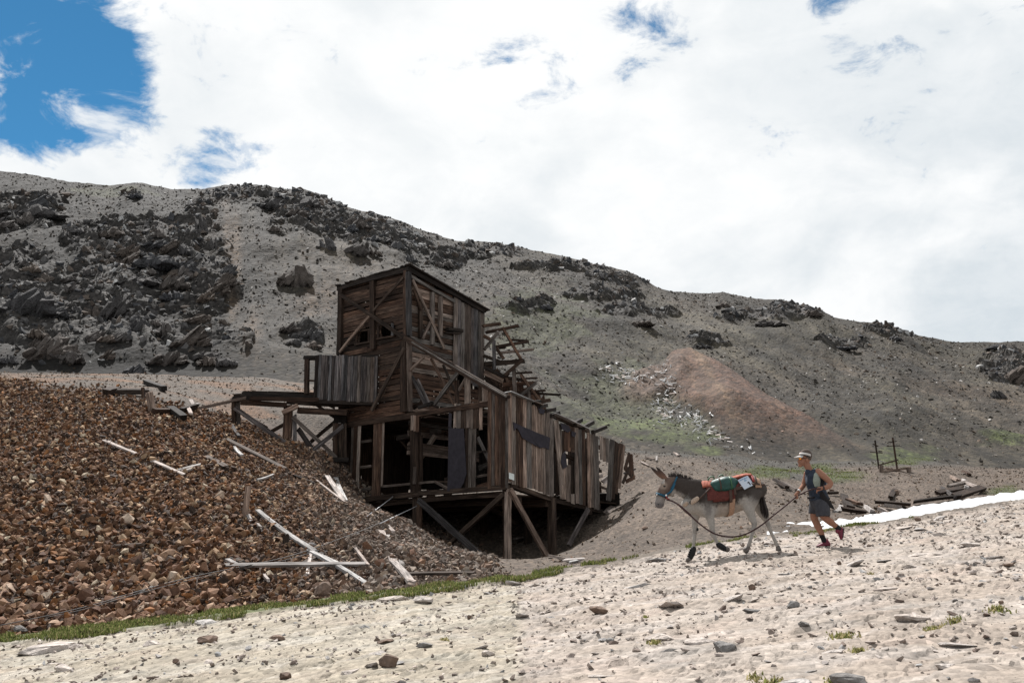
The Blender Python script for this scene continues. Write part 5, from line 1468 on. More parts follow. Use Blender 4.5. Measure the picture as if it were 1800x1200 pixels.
def donkey_colour(U_, V_, co):
    n = len(U_)
    light = np.array([.29, .268, .245]); dark = np.array([.040, .032, .028]); mid = np.array([.165, .145, .13]); warm = np.array([.27, .21, .165])
    nz = fbm(U_ * .11, V_ * .11, 3) * 6 + fbm(U_ * .8, V_ * .35, 3) * 5
    # dark saddle: everything above a line from throat to tail
    line = np.interp(U_, [1186, 1200, 1218, 1232, 1250, 1290, 1310, 1325, 1340], [864, 872, 880, 888, 888, 890, 872, 876, 886])
    k = sstep(7, -7, V_ - line + nz)
    c = light * (1 - k[:, None]) + dark * k[:, None]
    # shoulder stripe
    sh = sstep(9, 3, np.abs(U_ - (1246 - (V_ - 880) * .05)) + nz * .4) * sstep(916, 896, V_) * (U_ > 1225)
    c = c * (1 - .75 * sh[:, None]) + .75 * sh[:, None] * np.array([.10, .088, .082])
    # rump grey, haunch
    hq = sstep(1312, 1326, U_) * sstep(892, 872, V_)
    c = c * (1 - .7 * hq[:, None]) + .7 * hq[:, None] * np.array([.062, .054, .05])
    # flank belly warm
    bl = sstep(1258, 1266, U_) * sstep(1310, 1300, U_) * sstep(882, 890, V_)
    c = c * (1 - .5 * bl[:, None]) + .5 * bl[:, None] * warm
    # head: brown-grey with a pale muzzle and pale eye patch
    hd = sstep(1190, 1183, U_ + (V_ - 850) * .15)
    c = c * (1 - hd[:, None]) + hd[:, None] * np.array([.105, .074, .06])
    mz = sstep(868, 873, V_) * hd
    c = c * (1 - mz[:, None]) + mz[:, None] * np.array([.20, .18, .17])
    ns = sstep(880, 887, V_) * sstep(1172, 1164, U_)
    c = c * (1 - .8 * ns[:, None]) + .8 * ns[:, None] * np.array([.085, .078, .08])
    ep = sstep(9, 4, np.hypot(U_ - 1166, (V_ - 853)))
    c = c * (1 - .7 * ep[:, None]) + .7 * ep[:, None] * np.array([.27, .215, .175])
    fh = sstep(5, 2, np.hypot((U_ - 1165), (V_ - 845) * .7)) 
    c = c * (1 - .7 * fh[:, None]) + .7 * fh[:, None] * np.array([.30, .28, .26])
    jw = sstep(7, 3, np.hypot(U_ - 1184, (V_ - 868) * .6))
    c = c * (1 - .8 * jw[:, None]) + .8 * jw[:, None] * np.array([.28, .26, .24])
    er = (V_ < 841) & (U_ < 1173)
    f = sstep(842, 821, V_)[:, None]
    c = np.where(er[:, None], np.array([.15, .085, .062]) * (1 - f) + f * np.array([.02, .016, .015]), c)
    lg = (V_ > 905)
    kn = lg * (sstep(5, 2, np.abs(V_ - np.where(U_ > 1300, 921, 934))) * .35 + sstep(950, 962, V_) * .25)
    c = c * (1 - kn[:, None]) + kn[:, None] * np.array([.14, .12, .11])
    return c
body = skin('body', donkey_body, .016, M['coat'], dk, 5, donkey_colour)
# mane: many short upright tufts
bm = bmesh.new()
for i in range(150):
    f = i / 149; u = 1176 + (1224 - 1176) * f
    v = float(np.interp(u, [1176, 1184, 1202, 1212, 1224], [839, 838, 841, 844, 849]))
    b = Q(u, v, random.uniform(-.02, .02)); hgt = (.085 if f > .1 else .06) * random.uniform(.8, 1.15) * (1 - max(0, f - .85) * 4)
    t_ = b + Vector((random.uniform(-.035, .005), random.uniform(-.025, .025), hgt))
    w_ = .012
    q = [bm.verts.new(b + Vector((x_, y_, -.03))) for x_, y_ in ((-w_, -w_), (w_, -w_), (0, w_))]; e_ = bm.verts.new(t_)
    for k in range(3): bm.faces.new((q[k], q[(k + 1) % 3], e_))
def bmobj(name, bm, mat, parent, smooth=False):
    c = ROOT_LOC[parent.name] if parent else None
    if parent:
        for v in bm.verts: v.co -= c
    bmesh.ops.recalc_face_normals(bm, faces=bm.faces[:])
    me = bpy.data.meshes.new(name); bm.to_mesh(me); bm.free(); me.materials.append(mat)
    for p in me.polygons: p.use_smooth = smooth
    o = bpy.data.objects.new(name, me); COL.objects.link(o)
    if parent: o.parent = parent
    return o
bmobj('mane', bm, M['mane'], dk)
bm = bmesh.new()
for i in range(40):
    a = Vector((random.gauss(0, .012), random.gauss(0, .015), 0))
    limb(bm, [(Q(1340, 868) + a * .6, .008), (Q(1342, 884) + a * 1.4, .010), (Q(1345, 897) + a * 2.0, .010), (Q(1348 + random.uniform(-1.5, 1), 911 + random.uniform(-5, 1)) + a * 1.2, .003)], 5)
bmobj('tail', bm, M['mane'], dk)
def one(name, mat, parent, f, smooth=True):
    bm = bmesh.new(); f(bm); return bmobj(name, bm, mat, parent, smooth)
one('eye', M['eye'], dk, lambda bm: ball(bm, Q(1168, 854.2, -.088), .021, .012, .014))
one('eye', M['eye'], dk, lambda bm: ball(bm, Q(1168, 854.2, .085), .021, .012, .014))
one('nostril', M['eye'], dk, lambda bm: ball(bm, Q(1157.5, 886, -.050), .016, .008, .011))
# hooves and boots
def hoof(bm, a, b, r0, r1): limb(bm, [(a, r0 * .9, r0 * .9), (b, r1, r1 * 1.0)], 12)
one('hoof', M['hoof'], dk, lambda bm: hoof(bm, Q(1315, 961.5, -.13), Q(1311.5, 966.5, -.13), .040, .050))
one('hoof', M['hoof'], dk, lambda bm: hoof(bm, Q(1367, 960.5, .12), Q(1368.5, 965.5, .12), .038, .048))
one('hoof', M['hoof'], dk, lambda bm: hoof(bm, Q(1213, 978, .12), Q(1210.5, 984, .12), .038, .050))
one('hoof', M['hoof'], dk, lambda bm: hoof(bm, Q(1272, 962, -.13), Q(1278, 965, -.13), .040, .048))
def boot(bm, pts):
    limb(bm, pts, 12)
    for k in range(4):
        p = pts[0][0].lerp(pts[-1][0], .15 + .25 * k) + Vector((-.05, -.03, .01)); ball(bm, p, .018, .016, .014)
one('hoof_boot', M['boot'], dk, lambda bm: boot(bm, [(Q(1219, 964.5, .12), .050, .052), (Q(1216.5, 972, .12), .054, .056), (Q(1213.5, 979, .12), .046, .05)]))
one('hoof_boot', M['boot'], dk, lambda bm: boot(bm, [(Q(1263.5, 957, -.13), .048, .05), (Q(1269, 961, -.13), .052, .054), (Q(1274, 964, -.13), .046, .05)]))
one('chestnut', M['boot'], dk, lambda bm: ball(bm, Q(1226, 930, .085), .02, .012, .028))
def ring(bm, c, ax, r1, r2, tw, th, seg=22, a0=0, a1=2 * PI):
    """flat strap bent round an oval; ax = direction through the loop"""
    ax = Vector(ax).normalized(); b = Vector((0, 1, 0)); b = (b - ax * b.dot(ax)).normalized(); a = ax.cross(b)
    closed = abs(a1 - a0 - 2 * PI) < .01; n = seg + (0 if closed else 1); R_ = []
    for k in range(n):
        t_ = a0 + (a1 - a0) * k / seg; d = a * math.cos(t_); e_ = b * math.sin(t_)
        R_.append([bm.verts.new(Vector(c) + d * (r1 + o_) + e_ * (r2 + o_) + ax * w_) for o_, w_ in ((0, -tw / 2), (th, -tw / 2), (th, tw / 2), (0, tw / 2))])
    for k in range(n if closed else n - 1):
        p, q = R_[k], R_[(k + 1) % n]
        for j in range(4): bm.faces.new((p[j], q[j], q[(j + 1) % 4], p[(j + 1) % 4]))
    if not closed: bm.faces.new(R_[0][::-1]); bm.faces.new(R_[-1])
px = PXM
hl = empty('halter', 0, parent=dk)
one('noseband', M['blue'], hl, lambda bm: ring(bm, Q(1163.2, 870.5), Q(1159, 884) - Q(1168, 858), 10.2 * px, .078, .034, .008))
one('noseband_edge', M['eye'], hl, lambda bm: ring(bm, Q(1162.5, 872.6), Q(1159, 884) - Q(1168, 858), 9.8 * px, .076, .012, .012))
one('crownpiece', M['blue'], hl, lambda bm: ring(bm, Q(1183, 851), Q(1192, 855.5) - Q(1174, 846), 15.2 * px, .088, .028, .008))
def strip(bm, pts, w_, th=.008):
    """flat strap through points (position, outward normal)"""
    R_ = []
    for i, (p, n) in enumerate(pts):
        p = Vector(p); n = Vector(n).normalized()
        d = (Vector(pts[min(i + 1, len(pts) - 1)][0]) - Vector(pts[max(i - 1, 0)][0])).normalized(); s_ = d.cross(n).normalized()
        R_.append([bm.verts.new(p + s_ * a * w_ + n * b) for a, b in ((-.5, 0), (.5, 0), (.5, th), (-.5, th))])
    for k in range(len(R_) - 1):
        for j in range(4): bm.faces.new((R_[k][j], R_[k + 1][j], R_[k + 1][(j + 1) % 4], R_[k][(j + 1) % 4]))
    bm.faces.new(R_[0][::-1]); bm.faces.new(R_[-1])
one('cheek_strap', M['blue'], hl, lambda bm: strip(bm, [(Q(1186, 849, -.098), (0, -1, .1)), (Q(1183, 858, -.108), (0, -1, .1)), (Q(1179, 864, -.106), (0, -1, 0)), (Q(1172, 869, -.094), (0, -1, 0)), (Q(1166, 871.5, -.086), (0, -1, 0))], .034))
one('chin_strap', M['redweb'], hl, lambda bm: strip(bm, [(Q(1170, 870, -.095), (0, -1, 0)), (Q(1172, 875, -.085), (0, -1, 0)), (Q(1177, 877.5, -.07), (0, -1, 0))], .02))
one('buckle', M['metal'], hl, lambda bm: ball(bm, Q(1171, 870, -.108), .016, .006, .016))

# ------------------------------------------------------------------ pack saddle
ps = empty('pack_saddle', Q(1280, 850), 'maroon pack saddle with orange pads and green metal hoops on the donkey', 'saddle')
def shell(bm, u0, u1, a0, a1, lift, th, nu=14, na=18, wob=0.0):
    """pad that follows the barrel of the donkey between two photo columns; angle 0 = top, positive = near side"""
    G = []
    for layer in (lift, lift + th):
        g = []
        for i in range(nu + 1):
            u = u0 + (u1 - u0) * i / nu; v, r, hw = bar(u)
            c = Q(u, v); row = []
            for j in range(na + 1):
                a = a0 + (a1 - a0) * j / na
                o_ = layer + wob * math.sin(i * 1.7 + j * 1.1)
                row.append(bm.verts.new(c + Vector((0, -math.sin(a) * (hw + o_), math.cos(a) * (r * PXM + o_)))))
            g.append(row)
        G.append(g)
    for i in range(nu):
        for j in range(na):
            bm.faces.new((G[1][i][j], G[1][i + 1][j], G[1][i + 1][j + 1], G[1][i][j + 1]))
            bm.faces.new((G[0][i][j + 1], G[0][i + 1][j + 1], G[0][i + 1][j], G[0][i][j]))
    for i in range(nu):
        for j in (0, na): bm.faces.new((G[0][i][j], G[0][i + 1][j], G[1][i + 1][j], G[1][i][j]))
    for j in range(na):
        for i in (0, nu): bm.faces.new((G[0][i][j], G[0][i][j + 1], G[1][i][j + 1], G[1][i][j]))
R_ = math.radians
one('saddle_pad', M['blanket'], ps, lambda bm: shell(bm, 1248, 1286, R_(-95), R_(98), .012, .022, wob=.004), True)
one('saddle_pad', M['blanket'], ps, lambda bm: shell(bm, 1285, 1327, R_(-70), R_(70), .014, .02, wob=.004), True)
one('front_pad', M['orange'], ps, lambda bm: shell(bm, 1233, 1252, R_(-50), R_(48), .020, .026, wob=.004), True)
one('front_pad', M['blanket'], ps, lambda bm: shell(bm, 1239, 1256, R_(46), R_(92), .018, .022), True)
one('rear_pad', M['orange'], ps, lambda bm: shell(bm, 1286, 1320, R_(-45), R_(26), .040, .03, wob=.005), True)
one('cinch', M['tanstrap'], ps, lambda bm: shell(bm, 1276.5, 1286, R_(70), R_(290), .016, .012, 3, 30), True)
one('cinch_strap', M['strap'], ps, lambda bm: shell(bm, 1276, 1281, R_(30), R_(105), .040, .01, 2, 14), True)
one('cinch_strap', M['strap'], ps, lambda bm: shell(bm, 1284, 1288, R_(30), R_(88), .040, .01, 2, 14), True)
one('side_strap', M['strap'], ps, lambda bm: shell(bm, 1284, 1340, R_(64), R_(74), .034, .01, 16, 2), True)
one('breeching', M['tanstrap'], ps, lambda bm: shell(bm, 1322, 1334, R_(-85), R_(85), .030, .012, 3, 20), True)
one('rump_strap', M['redweb'], ps, lambda bm: shell(bm, 1318, 1321.5, R_(-60), R_(60), .045, .01, 2, 16), True)
one('rump_strap', M['strap'], ps, lambda bm: shell(bm, 1323, 1327, R_(-60), R_(66), .040, .01, 2, 16), True)
one('breast_strap', M['strap'], ps, lambda bm: strip(bm, [(Q(1248, 858, -.235), (0, -1, .4)), (Q(1240, 866, -.25), (0, -1, .1)), (Q(1232, 874, -.245), (-.1, -1, .1)), (Q(1222, 881, -.22), (-.3, -1, 0)), (Q(1214, 885, -.18), (-.6, -1, 0))], .026, .012))
one('fleece_sleeve', M['fleece'], ps, lambda bm: limb(bm, [(Q(1226, 875.5, -.235), .036, .03), (Q(1221, 879, -.222), .04, .034), (Q(1216, 883, -.20), .034, .03)], 10))
one('fleece_sleeve', M['fleece'], ps, lambda bm: limb(bm, [(Q(1207, 884, -.13), .032, .03), (Q(1203.5, 888, -.08), .036, .03), (Q(1203, 889, .02), .03, .03)], 10))
for u, v, d in ((1243, 863, -.262), (1233, 872, -.262), (1229, 875, -.26), (1236, 870, -.262), (1261, 868, -.27), (1298, 873.5, -.262), (1309, 862.5, -.265), (1303, 870.5, -.27), (1323, 864, -.25)):
    one('buckle', M['metal'], ps, lambda bm: ring(bm, Q(u, v, d), (0, 1, 0), .016, .016, .010, .006, 10))
one('knot', M['eye'], ps, lambda bm: ball(bm, Q(1214.5, 882.5, -.20), .026, .022, .03))
for (u0, v0, u1, v1, dy) in ((1244.5, 845, 1255, 852, -.06), (1262, 842, 1271, 846, .10)):
    def hoop(bm, u0=u0, v0=v0, u1=u1, v1=v1, dy=dy):
        pts = [Q(u0, v0, dy), Q(u0 + 1.0, v0 - 4.5, dy), Q(u0 + 4, v0 - 7, dy), Q(u1 - 1.2, v0 - 8, dy), Q(u1, v0 - 6.5, dy), Q(u1 + .7, v1, dy)]
        for a, b in zip(pts, pts[1:]): limb(bm, [(a, .011), (b, .011)], 7)
    one('metal_hoop', M['greenmetal'], ps, hoop)
# green bag strapped on the near side
bgc = Q(1273, 851, -.16)
bag = empty('pack_bag', bgc, 'dark green canvas bag strapped on top of the pack saddle', 'bag')
def bag_shape(bm):
    limb(bm, [(Q(1258, 853, -.14), .10, .10), (Q(1266, 851.5, -.17), .115, .125), (Q(1275, 850, -.18), .122, .13), (Q(1284, 849, -.17), .115, .12), (Q(1289, 849, -.14), .095, .10)], 16)
    limb(bm, [(Q(1260, 858, -.2), .06, .08), (Q(1275, 857, -.22), .062, .085), (Q(1288, 855.5, -.2), .055, .08)], 12)
skin('bag_body', bag_shape, .014, M['green'], bag, 3)
one('bag_strap', M['strap'], bag, lambda bm: ring(bm, Q(1264, 852.5, -.165), Q(1290, 849) - Q(1258, 853), .125, .135, .022, .008))
one('bag_strap', M['greenmetal'], bag, lambda bm: ring(bm, Q(1283, 850.5, -.17), Q(1290, 849) - Q(1258, 853), .122, .128, .022, .008))
one('bag_patch', M['metal'], bag, lambda bm: ball(bm, Q(1273, 840.8, -.20), .026, .02, .008))
# number card
cc = [Q(1297, 843.5, -.265), Q(1314.3, 835.6, -.175), Q(1326, 852, -.235), Q(1309, 860, -.325)]
cctr = sum(cc, Vector()) / 4
card = empty('number_card', cctr, 'white race number card with a black 1 tied to the rear of the pack', 'number card')
cn = (cc[1] - cc[0]).cross(cc[3] - cc[0]).normalized()
if cn.y > 0: cn = -cn
def cpt(a, b, o_=0.0):
    p = cc[0].lerp(cc[1], a).lerp(cc[3].lerp(cc[2], a), b); return p + cn * (o_ + .018 * math.sin(a * PI))
def cquad(bm, a0, b0, a1, b1, o_, th, n=6):
    t_ = [[bm.verts.new(cpt(a0 + (a1 - a0) * i / n, b, o_)) for b in (b0, b1)] for i in range(n + 1)]
    k_ = [[bm.verts.new(cpt(a0 + (a1 - a0) * i / n, b, o_ - th)) for b in (b0, b1)] for i in range(n + 1)]
    for i in range(n):
        bm.faces.new((t_[i][0], t_[i + 1][0], t_[i + 1][1], t_[i][1])); bm.faces.new((k_[i][1], k_[i + 1][1], k_[i + 1][0], k_[i][0]))
        for s_ in (0, 1): bm.faces.new((t_[i][s_], k_[i][s_], k_[i + 1][s_], t_[i + 1][s_]))
    for i in (0, n): bm.faces.new((t_[i][0], t_[i][1], k_[i][1], k_[i][0]))
one('card_sheet', M['paper'], card, lambda bm: cquad(bm, 0, 0, 1, 1, 0, .006), False)
def digit(bm):
    cquad(bm, .60, .54, .70, .88, .004, .003, 1); cquad(bm, .51, .56, .60, .64, .004, .003, 1)
one('digit', M['ink'], card, digit, False)
def lines(bm):
    for a, b, l_ in ((.07, .10, .10), (.19, .10, .08), (.29, .10, .13), (.45, .11, .09), (.57, .10, .12), (.72, .11, .10), (.44, .21, .05), (.51, .21, .04), (.38, .32, .08), (.48, .32, .12)):
        cquad(bm, a, b, a + l_, b + .055, .004, .003, 1)
one('print', M['blueink'], card, lines, False)

# ------------------------------------------------------------------ runner
pf = P(1446, 961, 16.78)
man = empty('person', pf, 'runner in white visor, orange glasses, dark sleeveless shirt and shorts, jogging behind the donkey', 'person')
SKIN = np.array([.245, .122, .082])
def fingers(bm, wrist, knuck, curl, thumb, side):
    """palm with four unequal bent fingers and a thumb from its side"""
    wrist = Vector(wrist); knuck = Vector(knuck); d = (knuck - wrist).normalized(); curl = Vector(curl).normalized(); side = Vector(side).normalized()
    limb(bm, [(wrist, .024, .022), (wrist.lerp(knuck, .5), .034, .020), (knuck, .036, .017)], 10)
    for i, l_ in enumerate((.068, .078, .072, .056)):
        a = knuck + side * (i - 1.5) * .019; b = a + (d * .62 + curl * .38).normalized() * l_ * .45; c = b + (d * .1 + curl).normalized() * l_ * .35; e_ = c + (curl * .6 - d * .6).normalized() * l_ * .25
        limb(bm, [(a, .0095), (b, .0088), (c, .008), (e_, .007)], 7)
    t0 = wrist.lerp(knuck, .35) + side * -.03; t1 = t0 + (d * .6 + Vector(thumb).normalized() * .8).normalized() * .035; t2 = t1 + (d * .7 + curl * .5).normalized() * .028
    limb(bm, [(t0, .012), (t1, .0105), (t2, .009)], 7)
def man_body(bm):
    # head on its neck, tipped forward
    ball(bm, Q(1415, 802.5), .105, .078, .118, .15)
    ball(bm, Q(1409.5, 812), .062, .058, .068, .25)
    ball(bm, Q(1406.5, 818), .034, .036, .026)                       # chin
    limb(bm, [(Q(1405.3, 806), .012, .012), (Q(1403.2, 811), .019, .018)], 8)   # nose
    ball(bm, Q(1404.6, 814.8), .014, .024, .008); ball(bm, Q(1404.9, 816.3), .013, .022, .008)   # lips
    for dy in (-.080, .080): ball(bm, Q(1418.5, 808, dy), .022, .012, .034, -.2)               # ears
    limb(bm, [(Q(1417, 814), .058, .056), (Q(1422, 824), .056, .056), (Q(1427, 834), .07, .08)])
    # trunk
    limb(bm, [(Q(1428, 836), .075, .12), (Q(1431, 846), .095, .135), (Q(1435, 858), .10, .125), (Q(1438, 870), .105, .125), (Q(1440, 882), .115, .14)], 18)
    # near arm, bent with the hand at the waist
    limb(bm, [(Q(1438, 829, -.15), .062, .06), (Q(1446, 835, -.20), .055, .054), (Q(1454, 842, -.24), .049, .05), (Q(1460.5, 849, -.26), .044, .043), (Q(1458, 854, -.275), .043, .041), (Q(1452, 856.5, -.29), .040, .038), (Q(1444, 857.5, -.30), .027, .026)])
    fingers(bm, Q(1445, 857.5, -.30), Q(1438.5, 859, -.31), (-.2, .3, -1), (0, -.4, 1), (-.2, -.55, .7))
    # far arm, reaching down and forward to the rope
    limb(bm, [(Q(1419, 832, .15), .058, .055), (Q(1415.5, 843, .18), .047, .048), (Q(1412.5, 853, .18), .041, .042), (Q(1408, 859, .13), .038, .038), (Q(1403, 865, .08), .026, .026)])
    fingers(bm, Q(1403, 864.5, .08), Q(1400, 870, .05), (.3, -.1, -1), (-1, -.5, 0), (.6, -.8, .1))
    # far leg, planted
    limb(bm, [(Q(1436, 880, .085), .095, .095), (Q(1432.5, 896, .095), .082, .085), (Q(1431, 908, .10), .064, .066), (Q(1432.5, 914, .10), .057, .058), (Q(1437.5, 924, .095), .060, .060), (Q(1443, 935, .09), .048, .049), (Q(1447.5, 946, .085), .035, .036), (Q(1449, 951, .085), .036, .036)])
    # near leg, lifted behind
    limb(bm, [(Q(1445, 880, -.09), .10, .10), (Q(1446, 895, -.11), .085, .088), (Q(1447.5, 906, -.12), .066, .068), (Q(1452, 911.5, -.12), .058, .06), (Q(1460, 917, -.11), .060, .060), (Q(1467, 922.5, -.10), .047, .048), (Q(1473.5, 927.5, -.09), .035, .036), (Q(1476, 930, -.09), .036, .036)])
def man_colour(U_, V_, co):
    c = np.tile(SKIN, (len(U_), 1))
    lips = sstep(2.2, .8, np.hypot((U_ - 1404.5) * .8, V_ - 815.5)) 
    c = c * (1 - .35 * lips[:, None]) + .35 * lips[:, None] * np.array([.30, .10, .09])
    st = sstep(818, 813, V_) * sstep(811, 813, V_) * .12
    return c * (1 - st[:, None])
skin('body', man_body, .009, M['hide'], man, 2, man_colour)
M['hair'] = flat_mat('short_grey_brown_hair', (.075, .055, .045), .9, .4, 90, .6)
M['visor'] = flat_mat('white_visor_fabric', (.46, .44, .42), .8, .1, 40, .2)
M['visor_dark'] = flat_mat('black_visor_edge', (.02, .02, .022), .7, .2, 40)
M['lens'] = flat_mat('orange_lens', (.75, .26, .01), .15, .15, 8, .0, .6)
M['shirt'] = flat_mat('navy_running_shirt', (.020, .027, .042), .85, .3, 16, .5)
M['vest'] = flat_mat('pale_grey_vest_panel', (.22, .245, .21), .85, .15, 25, .3)
M['shorts'] = flat_mat('charcoal_running_shorts', (.040, .040, .047), .85, .3, 14, .5)
M['sock'] = flat_mat('black_sock', (.012, .011, .012), .9, .3, 60)
M['shoe'] = flat_mat('crimson_running_shoe', (.12, .010, .026), .6, .3, 30, .3, .4)
M['sole'] = flat_mat('dark_shoe_sole', (.05, .035, .035), .8, .3, 30)
M['print'] = flat_mat('pale_shirt_print', (.38, .36, .42), .85, .2, 40)
def hair_shape(bm):
    ball(bm, Q(1416.2, 800.5), .104, .083, .112, .15)
ho = skin('hair', hair_shape, .01, M['hair'], man, 1)
# keep only the scalp: cut the face and the nape away
bm = bmesh.new(); bm.from_mesh(ho.data)
kill = []
for v in bm.verts:
    w_ = v.co + ROOT_LOC[man.name]; uu, vv = proj(w_.x, w_.y, w_.z)
    if vv > np.interp(uu, [1405, 1409, 1413, 1419, 1423, 1430], [793, 795, 800, 806, 811, 811]): kill.append(v)
bmesh.ops.delete(bm, geom=kill, context='VERTS'); bm.to_mesh(ho.data); bm.free()
sm = ho.modifiers.new('thick', 'SOLIDIFY'); sm.thickness = .014; sm.offset = -.5
vs_ = empty('visor', 0, parent=man)
one('visor_band', M['visor'], vs_, lambda bm: ring(bm, Q(1415, 799.2), (.22, 0, 1), .089, .114, .036, .006, 28))
def brim(bm):
    top_, bot_ = [], []
    for i in range(13):
        t_ = -1.15 + 2.3 * i / 12
        a = Q(1415, 800.2) + Vector((-.108 * math.cos(t_), -.086 * math.sin(t_), -.004)); b = a + Vector((-.078 * math.cos(t_), -.014 * math.sin(t_), -.024 - .022 * (1 - math.cos(t_))))
        top_.append((bm.verts.new(a), bm.verts.new(b))); bot_.append((bm.verts.new(a - Vector((0, 0, .008))), bm.verts.new(b - Vector((0, 0, .008)))))
    for i in range(12):
        bm.faces.new((top_[i][0], top_[i][1], top_[i + 1][1], top_[i + 1][0])); bm.faces.new((bot_[i + 1][0], bot_[i + 1][1], bot_[i][1], bot_[i][0])); bm.faces.new((top_[i][1], bot_[i][1], bot_[i + 1][1], top_[i + 1][1]))
one('visor_brim', M['visor'], vs_, brim)
one('visor_edge', M['visor_dark'], vs_, lambda bm: ring(bm, Q(1414.6, 801.6), (.22, 0, 1), .090, .115, .012, .006, 28))
gl = empty('sunglasses', 0, parent=man)
for dy in (-.036, .036): one('lens', M['lens'], gl, lambda bm: ball(bm, Q(1406.4, 805.4, dy - (.012 if dy < 0 else -.012)), .022, .036, .024, .1))
one('temple_arm', M['visor_dark'], gl, lambda bm: limb(bm, [(Q(1408, 805, -.075), .005), (Q(1418, 805, -.087), .005)], 6))
one('frame_bridge', M['visor_dark'], gl, lambda bm: limb(bm, [(Q(1405, 803.6, -.07), .005), (Q(1403.6, 803.8, 0), .005), (Q(1405, 803.6, .07), .005)], 6))
one('eye', M['eye'], man, lambda bm: ball(bm, Q(1407.2, 805.2, -.036), .011, .011, .010))
one('eye', M['eye'], man, lambda bm: ball(bm, Q(1407.2, 805.2, .036), .011, .011, .010))
def shirt_shape(bm):
    limb(bm, [(Q(1425.5, 832.5), .075, .115), (Q(1429, 836), .115, .16), (Q(1431, 846), .14, .178), (Q(1435, 858), .14, .166), (Q(1438, 868), .146, .165), (Q(1439.5, 880), .158, .185)], 20, True)
    limb(bm, [(Q(1421.5, 829.5), .066, .070), (Q(1427, 835), .105, .14)], 14)
    limb(bm, [(Q(1431, 829, -.125), .052, .062), (Q(1429, 838, -.10), .10, .08), (Q(1430, 848, -.07), .115, .09)], 12)
    limb(bm, [(Q(1420, 830.5, .12), .050, .055), (Q(1423, 839, .10), .085, .08), (Q(1428, 850, .07), .11, .09)], 12)
skin('shirt', shirt_shape, .015, M['shirt'], man, 3)
def vest(bm):
    limb(bm, [(Q(1433, 826.5, -.10), .04, .055), (Q(1435, 834, -.15), .062, .05), (Q(1435.5, 845, -.162), .066, .042), (Q(1436.5, 853, -.155), .052, .03)], 14)
vo = skin('vest_panel', vest, .01, M['vest'], man, 2); vo['label'] = 'pale grey green panel of the running vest'
one('vest_strap', M['sock'], man, lambda bm: limb(bm, [(Q(1443, 838, -.14), .035, .05), (Q(1446, 846, -.13), .035, .05), (Q(1444, 852, -.13), .03, .05)], 10))
one('vest_pack', M['shirt'], man, lambda bm: limb(bm, [(Q(1442, 833, .03), .05, .10), (Q(1446, 845, .03), .06, .11), (Q(1447, 856, .03), .05, .10)], 14))
one('belt', M['sock'], man, lambda bm: ring(bm, Q(1439, 875.5), (.06, 0, 1), .178, .150, .03, .008, 28))
def shorts_shape(bm):
    limb(bm, [(Q(1439, 870), .14, .16), (Q(1440, 884), .15, .18)], 18)
    limb(bm, [(Q(1437, 880, .085), .125, .115), (Q(1434, 892, .10), .115, .118), (Q(1433, 903.5, .105), .112, .12)], 16, True)
    limb(bm, [(Q(1444.5, 880, -.09), .13, .12), (Q(1446, 894, -.12), .122, .126), (Q(1447, 907.5, -.125), .116, .126)], 16, True)
skin('shorts', shorts_shape, .015, M['shorts'], man, 2)
def shirt_print(bm):
    for a, b, w_, h_ in ((1425.3, 841, .05, .018), (1427.5, 838.5, .03, .026), (1423.8, 844, .03, .016), (1427.5, 844, .04, .014), (1422.5, 838.5, .018, .014)):
        ball(bm, Q(a, b, -.128 + (1431 - a) * .012), w_ * .45, .022, h_ * .7)
one('shirt_print', M['print'], man, shirt_print)
# jacket tied at the waist, its sleeve hanging behind
def sleeve(bm):
    limb(bm, [(Q(1443, 866, -.20), .045, .03), (Q(1449, 875, -.20), .05, .026), (Q(1456, 884, -.19), .05, .024), (Q(1463, 891, -.17), .03, .02), (Q(1466, 894, -.17), .012, .01)], 10)
skin('tied_sleeve', sleeve, .012, M['sock'], man, 2)
def tied(bm):
    limb(bm, [(Q(1434, 862, -.17), .05, .03), (Q(1441, 866, -.19), .07, .03), (Q(1449, 871, -.15), .07, .04), (Q(1452, 876, -.05), .06, .06)], 12)
skin('tied_jacket', tied, .012, M['shirt'], man, 2)
for a, b, dy in ((Q(1444.5, 940, .09), Q(1449, 951, .085), 0), (Q(1470, 925, -.095), Q(1476, 930, -.09), 0)):
    one('sock', M['sock'], man, lambda bm: limb(bm, [(a, .046, .046), (a.lerp(b, .5), .043, .043), (b, .045, .045)], 12))
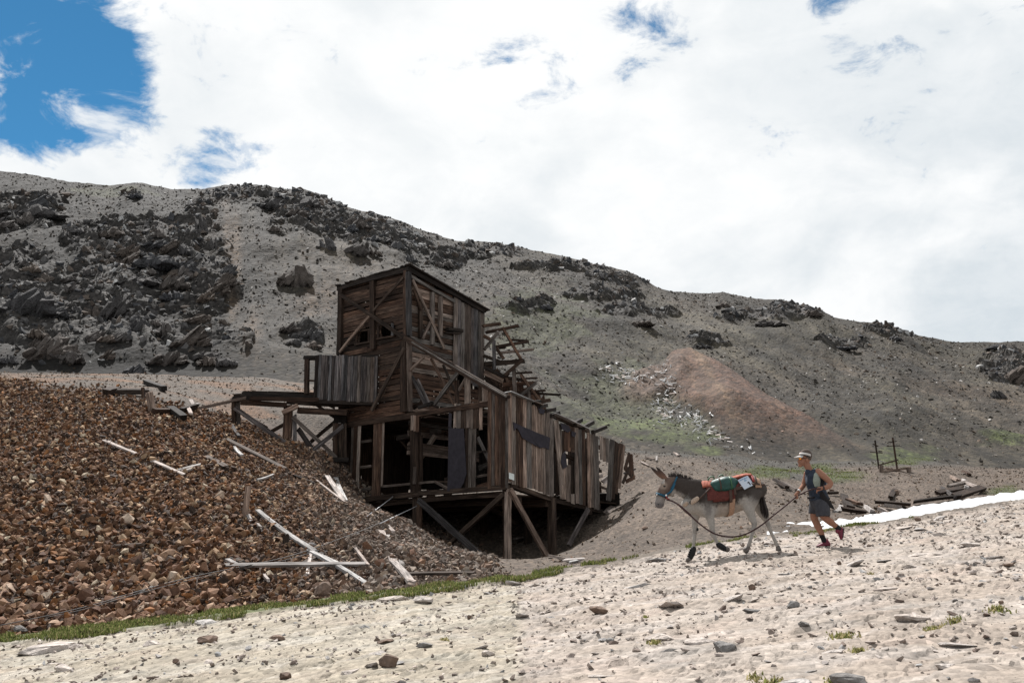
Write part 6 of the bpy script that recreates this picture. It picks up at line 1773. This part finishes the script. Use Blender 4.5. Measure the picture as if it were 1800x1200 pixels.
def shoe(heel, toe, up, nm):
    heel = Vector(heel); toe = Vector(toe); up = Vector(up).normalized()
    def f(bm): limb(bm, [(heel + up * .045, .044, .040), (heel.lerp(toe, .3) + up * .045, .046, .043), (heel.lerp(toe, .62) + up * .03, .036, .048), (heel.lerp(toe, .92) + up * .018, .024, .040)], 12); limb(bm, [(heel.lerp(toe, .12) + up * .05, .040, .038), (heel.lerp(toe, .16) + up * .09, .043, .042)], 12)
    s_ = skin('shoe', f, .008, M['shoe'], man, 2)
    so2 = one('sole', M['sole'], man, lambda bm: limb(bm, [(heel + up * .006, .018, .043), (heel.lerp(toe, .35) + up * .004, .017, .042), (heel.lerp(toe, .7) + up * .004, .017, .050), (heel.lerp(toe, 1.0) + up * .012, .013, .036)], 12))
    so2.parent = s_
shoe(Q(1456, 960.5, .085), Q(1436, 961.5, .07), (.05, 0, 1), 'shoe')
shoe(Q(1482.5, 929, -.09), Q(1480.5, 947, -.10), (-1, 0, -.12), 'shoe')
# watch
one('watch', M['visor_dark'], man, lambda bm: ring(bm, Q(1447, 857.3, -.298), Q(1452, 856.5, -.29) - Q(1444, 857.5, -.30), .028, .030, .022, .006, 14))
one('white_wristband', M['visor'], man, lambda bm: ring(bm, Q(1404.2, 863, .085), Q(1408, 859, .13) - Q(1403, 865, .08), .028, .030, .03, .006, 14))

# ------------------------------------------------------------------ lead rope
M['rope'] = flat_mat('dark_red_rope', (.045, .022, .022), .8, .3, 60, .4)
rp = [Q(1172, 878, -.08), Q(1181, 880, -.14), Q(1190, 885, -.22), Q(1196, 889.5, -.27), Q(1210, 902, -.32), Q(1225, 916, -.36), Q(1240, 928, -.38), Q(1255, 937, -.39), Q(1270, 941.5, -.38), Q(1287, 943, -.36), Q(1304, 940.5, -.33), Q(1320, 934, -.28), Q(1340, 921.5, -.2), Q(1360, 905, -.12), Q(1380, 889, -.05), Q(1393, 878, .0), Q(1401, 871.5, .04), Q(1410, 867, -.02), Q(1419, 862.5, -.17), Q(1430, 859, -.29), Q(1438, 858.8, -.335), Q(1443, 858.5, -.35)]
ro = tube_mesh('lead_rope', rp, lambda f: .018 if .13 < f < .2 else .0125, M['rope'], None, 8, None, 6)
tag(ro, 'dark lead rope sagging from the halter of the donkey to the hands of the runner', 'rope')
